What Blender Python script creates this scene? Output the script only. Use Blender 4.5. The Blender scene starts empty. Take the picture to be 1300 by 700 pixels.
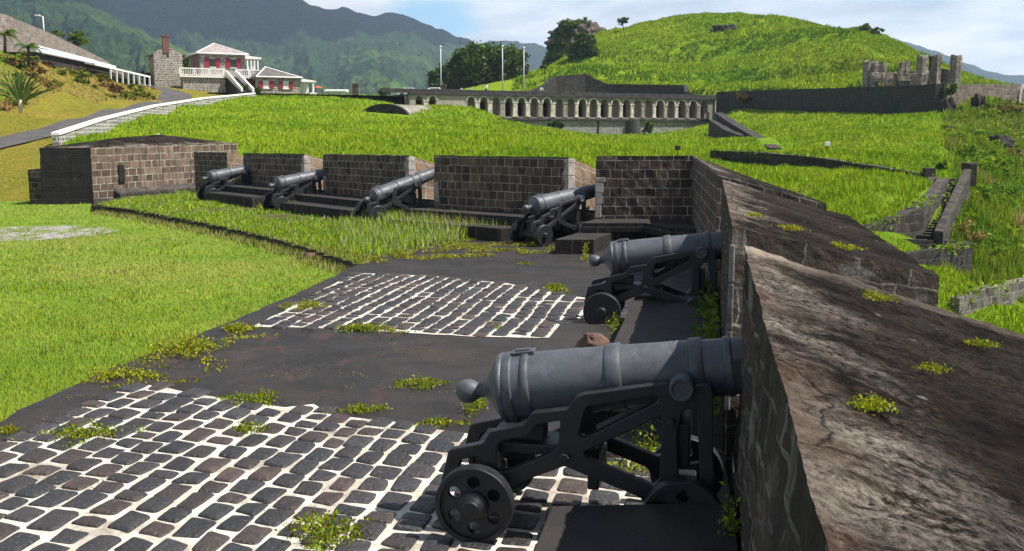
import bpy, bmesh, math, random
import numpy as np
from mathutils import Vector, Matrix, noise
R = math.radians
sc = bpy.context.scene
col = sc.collection
rng = np.random.default_rng(11)
random.seed(11)

# ------------------------------------------------------------------ camera model
F, EYE = 1260.0, 2.75
PITCH = math.atan(180.0 / F)
CP, SP = math.cos(PITCH), math.sin(PITCH)
def ray(px, py):
    u, v = px - 650.0, py - 350.0
    fy = F * CP - v * SP
    return u / fy, -(F * SP + v * CP) / fy
def PZ(px, py, z):
    a, b = ray(px, py); Y = (z - EYE) / b
    return Vector((a * Y, Y, z))
def PY(px, py, Y):
    a, b = ray(px, py)
    return Vector((a * Y, Y, EYE + b * Y))

cam = bpy.data.cameras.new('camera'); co = bpy.data.objects.new('camera', cam); col.objects.link(co)
cam.sensor_width = 36; cam.lens = 36 * F / 1300
co.location = (0, 0, EYE); co.rotation_euler = (math.pi / 2 - PITCH, 0, 0)
cam.clip_start = 0.05; cam.clip_end = 20000
sc.camera = co

# ------------------------------------------------------------------ tags
def tag(o, label=None, cat=None, group=None, kind=None):
    if label: o['label'] = label
    if cat: o['category'] = cat
    if group: o['group'] = group
    if kind: o['kind'] = kind
    return o
def empty(name, loc=(0, 0, 0), rz=0.0, label=None, cat=None, group=None):
    o = bpy.data.objects.new(name, None); col.objects.link(o)
    o.empty_display_size = .2
    o.location = loc; o.rotation_euler = (0, 0, rz)
    return tag(o, label, cat, group)
def children(o):
    return [c for c in col.objects if c.parent == o]
def copy_tree(o, parent=None):
    c = o.copy(); col.objects.link(c); c.parent = parent
    for ch in children(o): copy_tree(ch, c)
    return c

# ------------------------------------------------------------------ node helpers
class NT:
    def __init__(s, name):
        s.m = bpy.data.materials.new(name); s.m.use_nodes = True
        s.t = s.m.node_tree; s.t.nodes.clear()
        s.out = s.n('ShaderNodeOutputMaterial')
    def n(s, typ, **kw):
        nd = s.t.nodes.new(typ)
        for k, v in kw.items(): setattr(nd, k, v)
        return nd
    def link(s, a, b): s.t.links.new(a, b)
    def put(s, sock, v):
        if v is None: return
        if hasattr(v, 'is_output'): s.link(v, sock)
        elif isinstance(v, (tuple, list)):
            if len(v) == 3 and sock.type == 'RGBA': v = (*v, 1)
            sock.default_value = v
        else: sock.default_value = v
    def obj(s): return s.n('ShaderNodeTexCoord').outputs['Object']
    def uv(s): return s.n('ShaderNodeUVMap').outputs[0]
    def pos(s): return s.n('ShaderNodeNewGeometry').outputs['Position']
    def attr(s, name): return s.n('ShaderNodeAttribute', attribute_name=name).outputs['Color']
    def mapping(s, v, scale=(1, 1, 1), loc=(0, 0, 0), rot=(0, 0, 0)):
        k = s.n('ShaderNodeMapping'); s.put(k.inputs[0], v); k.inputs['Scale'].default_value = scale
        k.inputs['Location'].default_value = loc; k.inputs['Rotation'].default_value = rot
        return k.outputs[0]
    def noise(s, v, scale=5, detail=4, rough=.55, dist=0, color=False):
        k = s.n('ShaderNodeTexNoise'); s.put(k.inputs['Vector'], v)
        k.inputs['Scale'].default_value = scale; k.inputs['Detail'].default_value = detail
        k.inputs['Roughness'].default_value = rough; k.inputs['Distortion'].default_value = dist
        return k.outputs['Color' if color else 'Fac']
    def voro(s, v, scale=5, feature='F1', out='Distance'):
        k = s.n('ShaderNodeTexVoronoi', feature=feature); s.put(k.inputs['Vector'], v)
        k.inputs['Scale'].default_value = scale
        return k.outputs[out]
    def ramp(s, f, stops):
        k = s.n('ShaderNodeValToRGB'); s.put(k.inputs[0], f)
        e = k.color_ramp.elements
        while len(e) < len(stops): e.new(.5)
        for el, (p, c) in zip(e, stops):
            el.position = p
            if not isinstance(c, (tuple, list)): c = (c, c, c)
            el.color = (*c, 1) if len(c) == 3 else c
        return k.outputs[0]
    def mix(s, f, a, b, mode='MIX'):
        k = s.n('ShaderNodeMix', data_type='RGBA', blend_type=mode)
        s.put(k.inputs[0], f); s.put(k.inputs[6], a); s.put(k.inputs[7], b)
        return k.outputs[2]
    def math(s, op, a, b=None, clamp=False):
        k = s.n('ShaderNodeMath', operation=op, use_clamp=clamp)
        s.put(k.inputs[0], a); s.put(k.inputs[1], b)
        return k.outputs[0]
    def sep(s, v):
        k = s.n('ShaderNodeSeparateXYZ'); s.put(k.inputs[0], v); return k.outputs
    def comb(s, x, y, z):
        k = s.n('ShaderNodeCombineXYZ'); s.put(k.inputs[0], x); s.put(k.inputs[1], y); s.put(k.inputs[2], z); return k.outputs[0]
    def vadd(s, a, b, op='ADD'):
        k = s.n('ShaderNodeVectorMath', operation=op); s.put(k.inputs[0], a); s.put(k.inputs[1], b); return k.outputs[0]
    def bump(s, h, strength=.5, dist=.02, normal=None):
        k = s.n('ShaderNodeBump'); s.put(k.inputs['Height'], h)
        k.inputs['Strength'].default_value = strength; k.inputs['Distance'].default_value = dist
        if normal is not None: s.put(k.inputs['Normal'], normal)
        return k.outputs[0]
    def pbr(s, color, rough=.8, normal=None, metal=0, spec=.5):
        k = s.n('ShaderNodeBsdfPrincipled'); s.put(k.inputs['Base Color'], color); s.put(k.inputs['Roughness'], rough)
        s.put(k.inputs['Metallic'], metal); k.inputs['Specular IOR Level'].default_value = spec
        if normal is not None: s.put(k.inputs['Normal'], normal)
        s.link(k.outputs[0], s.out.inputs[0]); return s.m

def m_plain(name, c, rough=.7, var=.25, scale=6, bump=.2, spec=.4):
    n = NT(name); v = n.obj(); f = n.noise(v, scale, 5, .6)
    c2 = tuple(x * (1 - var) for x in c); c3 = tuple(min(1, x * (1 + var)) for x in c)
    cl = n.ramp(f, [(.3, c2), (.7, c3)])
    return n.pbr(cl, rough, n.bump(n.noise(v, scale * 6, 4), bump, .01), spec=spec)

def m_blocks(name, c1, c2, mortar, bw=.36, rh=.27, ms=.014, stain=.6, warp=.03, bump=.6, lichen=(.30, .29, .26), lich=.25, streakcol=(.012, .011, .01)):
    """squared stone courses on UV metres, with black weather stains of their own"""
    n = NT(name); uv = n.uv()
    w = n.vadd(uv, n.vadd(n.vadd(n.noise(uv, 2.2, 3, .5, color=True), (.5, .5, .5), 'SUBTRACT'), (warp * 2, warp * 1.4, 0), 'MULTIPLY'))
    b = n.n('ShaderNodeTexBrick'); n.put(b.inputs['Vector'], w)
    b.inputs['Color1'].default_value = (0, 0, 0, 1); b.inputs['Color2'].default_value = (1, 1, 1, 1)
    b.inputs['Mortar'].default_value = (.5, .5, .5, 1)
    b.inputs['Scale'].default_value = 1; b.inputs['Mortar Size'].default_value = ms; b.inputs['Mortar Smooth'].default_value = .25
    b.inputs['Brick Width'].default_value = bw; b.inputs['Row Height'].default_value = rh; b.inputs['Bias'].default_value = 0
    b.offset = .45; b.squash = 1.25; b.squash_frequency = 3
    tone = b.outputs['Color']; mort = b.outputs['Fac']
    stone = n.mix(tone, c1, c2)
    fine = n.noise(uv, 14, 6, .65)
    stone = n.mix(n.ramp(fine, [(.3, .55), (.75, 0)]), stone, tuple(x * .35 for x in c1))
    stone = n.mix(n.math('MULTIPLY', n.ramp(n.noise(uv, 1.7, 6, .7), [(.55, 0), (.75, 1)]), lich), stone, lichen)
    c = n.mix(mort, stone, n.mix(n.ramp(n.noise(uv, 3, 4), [(.35, 0), (.6, .85)]), mortar, tuple(x * .5 for x in mortar)))
    st = n.noise(n.mapping(uv, (3.5, .45, 1)), 1.3, 6, .7)
    c = n.mix(n.math('MULTIPLY', n.ramp(st, [(.42, 0), (.62, 1)]), stain), c, streakcol)
    h = n.math('SUBTRACT', n.math('ADD', n.math('MULTIPLY', fine, .6), n.math('MULTIPLY', n.sep(tone)[0], .5)), n.math('MULTIPLY', mort, 1.1))
    return n.pbr(c, .9, n.bump(h, bump, .045), spec=.25)

# ------------------------------------------------------------------ mesh builder
class MB:
    def __init__(s): s.v = []; s.f = []; s.mi = []; s.uv = []; s.hasuv = False
    def quad(s, p, mi=0, uv=None):
        b = len(s.v); s.v += [tuple(q) for q in p]; s.f.append(tuple(range(b, b + len(p)))); s.mi.append(mi)
        if uv is None: uv = [(0, 0)] * len(p)
        else: s.hasuv = True
        s.uv += uv
    def grid(s, p00, p10, p11, p01, nu, nv, mi=0, uv=None, w=None, h=None):
        """bilinear patch; uv in metres"""
        p00, p10, p11, p01 = map(Vector, (p00, p10, p11, p01))
        nu = max(1, int(nu)); nv = max(1, int(nv))
        P = [[(p00.lerp(p10, i / nu)).lerp(p01.lerp(p11, i / nu), j / nv) for i in range(nu + 1)] for j in range(nv + 1)]
        u0, v0 = uv or (0, 0)
        W = w if w is not None else (p10 - p00).length; Hh = h if h is not None else (p01 - p00).length
        for j in range(nv):
            for i in range(nu):
                s.quad([P[j][i], P[j][i + 1], P[j + 1][i + 1], P[j + 1][i]], mi,
                       [(u0 + W * i / nu, v0 + Hh * j / nv), (u0 + W * (i + 1) / nu, v0 + Hh * j / nv),
                        (u0 + W * (i + 1) / nu, v0 + Hh * (j + 1) / nv), (u0 + W * i / nu, v0 + Hh * (j + 1) / nv)])
    def box(s, c, d, mi=0, M=None):
        """centre c, full dims d"""
        cx, cy, cz = c; x, y, z = d[0] / 2, d[1] / 2, d[2] / 2
        P = [Vector((cx + i * x, cy + j * y, cz + k * z)) for k in (-1, 1) for j in (-1, 1) for i in (-1, 1)]
        if M is not None: P = [M @ p for p in P]
        for q, wdt, hgt in (((0, 1, 5, 4), d[0], d[2]), ((1, 3, 7, 5), d[1], d[2]), ((3, 2, 6, 7), d[0], d[2]), ((2, 0, 4, 6), d[1], d[2]), ((4, 5, 7, 6), d[0], d[1]), ((2, 3, 1, 0), d[0], d[1])):
            o = P[q[0]]
            uo = (c[0] + c[1]) * .73 % 5; vo = c[2] - z
            s.quad([P[i] for i in q], mi, [(uo, vo), (uo + wdt, vo), (uo + wdt, vo + hgt), (uo, vo + hgt)])
    def prism(s, poly, z0, z1, mi=0, mt=None):
        """poly: ccw xy list; z1 may be list"""
        n = len(poly)
        zt = z1 if isinstance(z1, (list, tuple)) else [z1] * n
        u = 0
        for i in range(n):
            a, b = poly[i], poly[(i + 1) % n]; L = math.hypot(b[0] - a[0], b[1] - a[1])
            s.quad([(a[0], a[1], z0), (b[0], b[1], z0), (b[0], b[1], zt[(i + 1) % n]), (a[0], a[1], zt[i])], mi,
                   [(u, z0), (u + L, z0), (u + L, zt[(i + 1) % n]), (u, zt[i])]); u += L
        s.quad([(p[0], p[1], zt[i]) for i, p in enumerate(poly)], mi if mt is None else mt, [(p[0], p[1]) for p in poly])
        s.quad([(p[0], p[1], z0) for p in reversed(poly)], mi, [(p[0], p[1]) for p in reversed(poly)])
    def tube(s, pts, radii, seg=10, mi=0, cap=True):
        pts = [Vector(p) for p in pts]
        if not isinstance(radii, (list, tuple)): radii = [radii] * len(pts)
        rings = []
        ref = None
        for i, p in enumerate(pts):
            d = (pts[min(i + 1, len(pts) - 1)] - pts[max(i - 1, 0)]).normalized()
            if ref is None:
                ref = Vector((0, 0, 1)) if abs(d.z) < .9 else Vector((1, 0, 0))
            a = d.cross(ref).normalized(); b = d.cross(a).normalized()
            rings.append([p + (a * math.cos(2 * math.pi * k / seg) + b * math.sin(2 * math.pi * k / seg)) * radii[i] for k in range(seg)])
        for i in range(len(rings) - 1):
            for k in range(seg):
                k2 = (k + 1) % seg
                s.quad([rings[i][k], rings[i + 1][k], rings[i + 1][k2], rings[i][k2]], mi)
        if cap:
            s.quad(list(rings[0]), mi); s.quad(list(reversed(rings[-1])), mi)
    def lathe(s, prof, seg=32, mi=0, M=None, axis='x'):
        """prof: (a, r) along axis x"""
        rings = []
        for a, r in prof:
            ring = []
            for k in range(seg):
                t = 2 * math.pi * k / seg
                p = Vector((a, r * math.cos(t), r * math.sin(t)))
                if axis == 'y': p = Vector((r * math.cos(t), a, r * math.sin(t)))
                if axis == 'z': p = Vector((r * math.cos(t), r * math.sin(t), a))
                ring.append(M @ p if M is not None else p)
            rings.append(ring)
        for i in range(len(rings) - 1):
            for k in range(seg):
                k2 = (k + 1) % seg
                s.quad([rings[i][k], rings[i + 1][k], rings[i + 1][k2], rings[i][k2]], mi)
    def build(s, name, mats, parent=None, smooth=False, merge=.0004, bevel=0, disp=None, fixn=True):
        me = bpy.data.meshes.new(name)
        me.from_pydata(s.v, [], s.f)
        if not isinstance(mats, (list, tuple)): mats = [mats]
        for m in mats: me.materials.append(m)
        me.polygons.foreach_set('material_index', s.mi)
        if s.hasuv:
            ul = me.uv_layers.new(name='UVMap')
            ul.data.foreach_set('uv', np.array(s.uv, dtype=np.float32).ravel())
        bm = bmesh.new(); bm.from_mesh(me)
        if merge: bmesh.ops.remove_doubles(bm, verts=bm.verts, dist=merge)
        if fixn: bmesh.ops.recalc_face_normals(bm, faces=bm.faces)
        if disp:
            bm.normal_update()
            for v in bm.verts: v.co = disp(v.co, v.normal)
        bm.to_mesh(me); bm.free()
        if smooth:
            me.polygons.foreach_set('use_smooth', [True] * len(me.polygons))
        o = bpy.data.objects.new(name, me); col.objects.link(o)
        if parent is not None: o.parent = parent
        if bevel:
            bv = o.modifiers.new('bevel', 'BEVEL'); bv.width = bevel; bv.segments = 2; bv.limit_method = 'ANGLE'; bv.angle_limit = R(35)
        if smooth == 'auto':
            md = me
            for e in md.edges: pass
        return o

def autosmooth(o, ang=40):
    me = o.data; bm = bmesh.new(); bm.from_mesh(me)
    for f in bm.faces: f.smooth = True
    for e in bm.edges:
        if len(e.link_faces) == 2 and e.calc_face_angle(0) > R(ang): e.smooth = False
    bm.to_mesh(me); bm.free()
    return o

def plate(name, outer, holes, thick, mat, parent=None, M=None, bevel=.004, res=2):
    """flat casting from 2D outline with holes (list of points in metres); returns object. Local: x,z outline, y thickness"""
    cu = bpy.data.curves.new(name, 'CURVE'); cu.dimensions = '2D'; cu.fill_mode = 'BOTH'
    cu.extrude = thick / 2 - bevel; cu.bevel_depth = bevel; cu.bevel_resolution = res
    for pts in [outer] + list(holes):
        sp = cu.splines.new('POLY'); sp.points.add(len(pts) - 1); sp.use_cyclic_u = True
        for q, p in zip(sp.points, pts): q.co = (p[0], p[1], 0, 1)
    tmp = bpy.data.objects.new('tmp', cu); col.objects.link(tmp)
    dg = bpy.context.evaluated_depsgraph_get()
    me = bpy.data.meshes.new_from_object(tmp.evaluated_get(dg))
    bpy.data.objects.remove(tmp); bpy.data.curves.remove(cu)
    T = Matrix(((1, 0, 0, 0), (0, 0, 1, 0), (0, 1, 0, 0), (0, 0, 0, 1)))
    me.transform(T if M is None else M @ T)
    me.flip_normals()
    bm = bmesh.new(); bm.from_mesh(me); bmesh.ops.remove_doubles(bm, verts=bm.verts, dist=.0002); bmesh.ops.recalc_face_normals(bm, faces=bm.faces); bm.to_mesh(me); bm.free()
    me.materials.clear(); me.materials.append(mat)
    o = bpy.data.objects.new(name, me); col.objects.link(o); me.name = name
    if parent is not None: o.parent = parent
    return o

def circ(cx, cy, r, n=24): return [(cx + r * math.cos(2 * math.pi * k / n), cy + r * math.sin(2 * math.pi * k / n)) for k in range(n)]

# ------------------------------------------------------------------ blades / leaves in bulk
def bulk(name, tri, cols, mat, parent=None, nper=3):
    """tri (N,nper,3) faces, cols (N,3)"""
    N = len(tri); me = bpy.data.meshes.new(name)
    me.vertices.add(N * nper); me.vertices.foreach_set('co', tri.astype(np.float32).ravel())
    me.loops.add(N * nper); me.loops.foreach_set('vertex_index', np.arange(N * nper, dtype=np.int32))
    me.polygons.add(N); me.polygons.foreach_set('loop_start', np.arange(0, N * nper, nper, dtype=np.int32))
    me.polygons.foreach_set('loop_total', np.full(N, nper, dtype=np.int32))
    a = me.color_attributes.new('Col', 'FLOAT_COLOR', 'POINT')
    c = np.ones((N, nper, 4), dtype=np.float32); c[:, :, :3] = cols[:, None, :]
    a.data.foreach_set('color', c.ravel())
    me.update(); me.validate()
    me.materials.append(mat)
    o = bpy.data.objects.new(name, me); col.objects.link(o)
    if parent is not None: o.parent = parent
    return o
def blade_tris(P, h, w, lean=.45):
    N = len(P); a = rng.uniform(0, 2 * np.pi, N); b = rng.uniform(0, 2 * np.pi, N)
    h = np.broadcast_to(h, N); w = np.broadcast_to(w, N)
    L = rng.uniform(0, lean, N) * h
    t = np.zeros((N, 3, 3)); t[:] = P[:, None, :]
    t[:, 0, 0] += np.cos(a) * w / 2; t[:, 0, 1] += np.sin(a) * w / 2
    t[:, 1, 0] -= np.cos(a) * w / 2; t[:, 1, 1] -= np.sin(a) * w / 2
    t[:, 2, 0] += np.cos(b) * L; t[:, 2, 1] += np.sin(b) * L; t[:, 2, 2] += h
    return t
def leaf_quads(P, size, up=.3):
    """random diamonds"""
    N = len(P); size = np.broadcast_to(size, N)[:, None]
    d = rng.normal(size=(N, 3)); d[:, 2] *= (1 - up); d /= np.linalg.norm(d, axis=1)[:, None]
    e = rng.normal(size=(N, 3)); e -= (e * d).sum(1)[:, None] * d; e /= np.linalg.norm(e, axis=1)[:, None]
    q = np.stack([P - d * size, P - e * size * .45, P + d * size, P + e * size * .45], 1)
    return q
def mixcol(a, b, t): return np.asarray(a)[None, :] * (1 - t[:, None]) + np.asarray(b)[None, :] * t[:, None]
def vnoise(x, y, s, seed=0):
    return np.array([noise.noise(Vector((a * s + seed * 7.3, b * s - seed * 3.1, seed))) for a, b in zip(x, y)])

def m_leaf(name, trans=.35, rough=.6, gloss=.12, up=0):
    n = NT(name); c = n.attr('Col')
    d = n.n('ShaderNodeBsdfDiffuse'); n.put(d.inputs[0], c)
    if up:
        g_ = n.n('ShaderNodeNewGeometry').outputs['Normal']
        n.put(d.inputs['Normal'], n.vadd(n.vadd(n.vadd(g_, (1 - up, 1 - up, 1 - up), 'MULTIPLY'), (0, 0, up)), (0, 0, 0), 'NORMALIZE'))
    t = n.n('ShaderNodeBsdfTranslucent'); n.put(t.inputs[0], n.mix(.5, c, (1.0, 1.0, .3), 'MULTIPLY'))
    g = n.n('ShaderNodeBsdfGlossy'); g.inputs['Roughness'].default_value = .45; n.put(g.inputs[0], (.9, .95, .8, 1))
    a = n.n('ShaderNodeMixShader'); a.inputs[0].default_value = trans; n.link(d.outputs[0], a.inputs[1]); n.link(t.outputs[0], a.inputs[2])
    b = n.n('ShaderNodeMixShader'); b.inputs[0].default_value = gloss * .03; n.link(a.outputs[0], b.inputs[1]); n.link(g.outputs[0], b.inputs[2])
    n.link(b.outputs[0], n.out.inputs[0]); return n.m
# ------------------------------------------------------------------ materials
M = {}
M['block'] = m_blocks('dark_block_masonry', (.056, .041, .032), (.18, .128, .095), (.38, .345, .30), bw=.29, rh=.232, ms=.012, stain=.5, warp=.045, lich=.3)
M['block_near'] = m_blocks('rough_block_masonry', (.030, .023, .019), (.10, .074, .056), (.20, .18, .155), bw=.44, rh=.30, ms=.016, stain=.5, warp=.12, bump=1, lich=.75, lichen=(.36, .33, .29))
M['block_lit'] = m_blocks('sunlit_tan_masonry', (.10, .066, .046), (.29, .20, .14), (.46, .41, .34), bw=.40, rh=.31, ms=.022, stain=.6, warp=.05, bump=.9, streakcol=(.02, .016, .014))  # lighter copy for the traverse front, sunlight put into its colour
M['cheek'] = m_blocks('sunlit_cheek_masonry', (.17, .10, .065), (.36, .25, .17), (.40, .36, .30), bw=.5, rh=.4, ms=.018, stain=.3, warp=.06)  # embrasure ends paler than the wall faces, their sunlight is in the colour
M['quoin'] = m_plain('pale_weathered_quoin', (.30, .27, .235), .9, .45, 5, .5)
M['black_wall'] = m_blocks('shaded_stained_render', (.016, .014, .013), (.028, .025, .023), (.05, .048, .045), bw=.5, rh=.3, ms=.008, stain=.85, lich=.12)  # dark copy for the traverse sides, shade put into the colour besides stains

def m_captop(end=None):
    n = NT('weathered_parapet_top'); uv = n.uv()
    x, y, z = n.sep(uv)[:3]
    fine = n.noise(uv, 24, 8, .75); mid = n.noise(uv, 6, 7, .7)
    base = n.mix(n.ramp(n.noise(uv, 1.5, 8, .72), [(.34, 0), (.66, 1)]), (.0045, .0029, .0022), (.0190, .0112, .0072))
    base = n.mix(n.ramp(mid, [(.42, .75), (.6, 0)]), base, (.006, .0048, .004))
    base = n.mix(n.ramp(fine, [(.56, 0), (.66, .45)]), base, (.042, .029, .021)); base = n.mix(n.ramp(n.noise(uv, 60, 5, .7), [(.66, 0), (.71, .8)]), base, (.24, .205, .17)); base = n.mix(n.ramp(n.noise(uv, 48, 4, .7), [(.32, .85), (.42, 0)]), base, (.004, .0035, .003))
    # pale lichen streaks running down the slope
    st = n.noise(n.mapping(uv, (3.4, 1.5, 1)), 1.6, 10, .82)
    patch = n.ramp(n.math('ADD', n.noise(uv, .8, 5, .65), n.math('MULTIPLY', mid, .25)), [(.54, 0), (.70, 1)])
    near = n.ramp(n.math('ADD', y, n.math('MULTIPLY', n.noise(uv, 1.3, 4), .9)), [(.46, 1), (1.0, .10)])
    fac = n.math('MULTIPLY', n.math('MULTIPLY', n.ramp(n.math('ADD', st, n.math('MULTIPLY', fine, .5)), [(.67, 0), (.78, .85)]), patch), near)
    c = n.mix(n.math('MULTIPLY', fac, n.ramp(n.noise(uv, 34, 6, .75), [(.40, .25), (.56, 1)])), base, (.50, .43, .355))
    # tan worn band and brick red breakage by the inner arris
    band = n.math('MULTIPLY', n.ramp(n.math('ADD', y, n.math('MULTIPLY', n.math('SUBTRACT', n.noise(uv, 2.4, 6, .7), .5), .7)), [(.06, 1), (.24, 0)]), n.ramp(n.math('ADD', n.noise(uv, .7, 4), n.math('MULTIPLY', n.math('SUBTRACT', fine, .5), .5)), [(.42, 0), (.62, .9)]))
    c = n.mix(band, c, n.mix(mid, (.045, .032, .023), (.24, .18, .135)))
    red = n.math('MULTIPLY', n.ramp(n.math('ADD', y, n.math('MULTIPLY', n.math('SUBTRACT', mid, .5), .3)), [(.05, 1), (.14, 0)]), n.ramp(n.noise(uv, 1.3, 5), [(.5, 0), (.58, .9)]))
    c = n.mix(n.math('MULTIPLY', red, .5), c, (.085, .030, .019))
    if end:
        ef = n.math('MULTIPLY', n.ramp(n.math('ADD', n.math('SUBTRACT', x, end - .62), n.math('MULTIPLY', n.math('SUBTRACT', n.noise(uv, 2.6, 7, .7), .5), .8)), [(.10, 0), (.42, 1)]), n.ramp(n.math('ADD', y, n.math('MULTIPLY', n.noise(uv, 2, 5), .8)), [(.5, 1), (1.9, .25)]))
        c = n.mix(n.math('MULTIPLY', ef, n.ramp(n.noise(uv, 20, 6, .75), [(.3, .35), (.5, 1)])), c, n.mix(mid, (.20, .15, .11), (.50, .42, .33)))
    spots = n.ramp(n.voro(uv, 5.5), [(.05, .8), (.13, 0)]); c = n.mix(n.math('MULTIPLY', spots, n.ramp(n.noise(uv, 1.1, 2), [(.5, 0), (.6, 1)])), c, (.34, .33, .30))
    moss = n.ramp(n.noise(uv, 1.7, 8, .8), [(.64, 0), (.72, .7)])
    c = n.mix(n.math('MULTIPLY', moss, .6), c, (.05, .042, .018))
    crack = n.ramp(n.voro(n.vadd(uv, n.vadd(n.noise(uv, 4, 3, color=True), (.25, .25, 0), 'MULTIPLY')), .9, 'DISTANCE_TO_EDGE'), [(0, 1), (.012, 0)])
    c = n.mix(n.math('MULTIPLY', crack, n.ramp(n.noise(uv, .7, 3), [(.5, 0), (.6, .8)])), c, (.010, .008, .007))
    h = n.math('ADD', n.math('MULTIPLY', fine, .6), n.math('ADD', mid, n.math('MULTIPLY', crack, -.5)))
    return n.pbr(c, n.ramp(mid, [(.3, .7), (.7, .98)]), n.bump(n.math('ADD', h, n.math('MULTIPLY', n.noise(uv, 55, 5, .7), .5)), 1, .05), spec=.06)
M['captop'] = m_captop()

def m_pavement():
    n = NT('black_stained_pavement'); v = n.obj()
    c = n.mix(n.ramp(n.noise(v, 1.2, 8, .65), [(.3, 0), (.7, 1)]), (.0105, .0095, .0095), (.026, .0225, .0215))
    c = n.mix(n.ramp(n.noise(v, .55, 8, .72), [(.50, 0), (.64, .6)]), c, (.040, .030, .023)); c = n.mix(n.ramp(n.noise(v, 7, 8, .75), [(.56, 0), (.70, .55)]), c, (.055, .049, .044)); c = n.mix(n.ramp(n.voro(n.vadd(v, n.vadd(n.noise(v, 3, 4, color=True), (.2, .2, 0), 'MULTIPLY')), .55, 'DISTANCE_TO_EDGE'), [(0, .8), (.008, 0)]), c, (.006, .005, .005))
    c = n.mix(n.ramp(n.noise(v, 38, 3, .6), [(.66, 0), (.75, .6)]), c, (.14, .12, .1))
    rs = n.ramp(n.noise(n.mapping(v, (1, .5, 1)), 2.6, 6, .7), [(.55, 0), (.72, .8)])
    c = n.mix(n.math('MULTIPLY', n.math('MULTIPLY', rs, n.sep(n.attr('Col'))[0]), .8), c, (.11, .042, .028))
    return n.pbr(c, n.ramp(n.noise(v, 2.5, 5), [(.3, .55), (.7, .85)]), n.bump(n.noise(v, 22, 8, .7), .5, .02), spec=.3)
M['pavement'] = m_pavement()
M['step'] = m_plain('dark_step_stone', (.022, .019, .017), .75, .5, 2.5, .4)
def m_steptop():
    n = NT('worn_step_top'); v = n.obj()
    c = n.mix(n.ramp(n.noise(v, 1.5, 8, .65), [(.3, 0), (.7, 1)]), (.012, .0108, .0105), (.034, .028, .024))
    c = n.mix(n.ramp(n.noise(v, 30, 3, .6), [(.64, 0), (.75, .5)]), c, (.15, .13, .1))
    return n.pbr(c, .7, n.bump(n.noise(v, 20, 8, .7), .45, .02), spec=.35)
M['steptop'] = m_steptop()
M['stepface'] = m_blocks('step_face_blocks', (.02, .017, .015), (.045, .036, .03), (.10, .09, .08), bw=.6, rh=.5, ms=.02, stain=.75)
def m_iron(name='black_painted_iron', base=(.022, .0245, .029), rust=.25):
    n = NT(name); v = n.obj(); f1 = n.noise(v, 2.2, 8, .7); f2 = n.noise(v, 13, 8, .72); f3 = n.noise(v, 60, 5, .7)
    c = n.mix(n.ramp(f1, [(.32, 0), (.68, 1)]), tuple(x * .6 for x in base), tuple(x * 1.5 for x in base))
    c = n.mix(n.ramp(f2, [(.36, .3), (.5, 0)]), c, tuple(x * .5 for x in base))
    c = n.mix(n.math('MULTIPLY', n.ramp(n.math('ADD', n.math('MULTIPLY', f1, .5), n.math('MULTIPLY', f2, .5)), [(.56, 0), (.66, 1)]), rust), c, (.085, .050, .034))
    c = n.mix(n.math('MULTIPLY', n.ramp(n.noise(n.mapping(v, (14, 14, 2)), 1, 6, .7), [(.56, 0), (.72, 1)]), .35), c, tuple(min(.3, x * 2.6) for x in base))
    c = n.mix(n.ramp(f3, [(.68, 0), (.76, .18)]), c, (.14, .14, .14))
    bmp = n.bump(n.math('ADD', n.math('MULTIPLY', f2, 1.2), n.math('MULTIPLY', f3, .35)), .4, .006)
    return n.pbr(c, n.ramp(f2, [(.3, .36), (.7, .66)]), bmp, spec=.5)
M['iron'] = m_iron('grey_painted_gun_iron', (.058, .063, .073), .35)
M['iron_b'] = m_iron('black_painted_carriage_iron', (.0105, .0115, .0135), .5)
def m_cobble():
    n = NT('dark_cobblestone'); v = n.obj(); a = n.attr('Col')
    f = n.noise(v, 9, 8, .7)
    c = n.mix(n.ramp(f, [(.3, .75), (.7, 0)]), a, (.006, .006, .007))
    c = n.mix(n.ramp(n.noise(v, 34, 4, .65), [(.58, 0), (.74, .6)]), c, (.17, .15, .14))
    return n.pbr(c, n.ramp(f, [(.3, .38), (.7, .68)]), n.bump(n.math('ADD', n.noise(v, 13, 8, .72), n.math('MULTIPLY', n.voro(v, 28), .5)), .9, .02), spec=.5)
M['cobble'] = m_cobble()
def m_mortar():
    n = NT('whitish_lime_mortar'); v = n.obj()
    c = n.mix(n.ramp(n.noise(v, 5, 6, .7), [(.3, 0), (.65, 1)]), (.33, .29, .235), (.66, .62, .55))
    c = n.mix(n.ramp(n.noise(v, 1.1, 6, .65), [(.50, 0), (.68, .8)]), c, (.16, .125, .09))
    c = n.mix(n.ramp(n.noise(v, 1.9, 8, .75), [(.60, 0), (.70, .75)]), c, (.10, .11, .035)); c = n.mix(n.ramp(n.noise(v, 26, 6, .7), [(.54, 0), (.68, .6)]), c, (.20, .165, .125))
    return n.pbr(c, .9, n.bump(n.noise(v, 40, 6, .7), .8, .015), spec=.2)
M['mortar'] = m_mortar()
def m_soil(name, a, b, s=.6):
    n = NT(name); v = n.obj()
    c = n.mix(n.ramp(n.noise(v, s, 8, .65), [(.3, 0), (.7, 1)]), a, b)
    return n.pbr(c, .95, n.bump(n.noise(v, 12, 6, .7), .6, .03), spec=.1)
M['lawnsoil'] = m_soil('turf_soil', (.085, .15, .012), (.14, .20, .025))
M['blade'] = m_leaf('grass_blade', .3, gloss=.2, up=.74)
M['leaf'] = m_leaf('leaf', .35, gloss=.35)
M['rock'] = m_plain('red_brown_rock', (.13, .075, .055), .9, .5, 6, .9)
M['gravel'] = m_plain('pale_lichen_rock', (.30, .29, .28), .9, .5, 3, .9)

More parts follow.
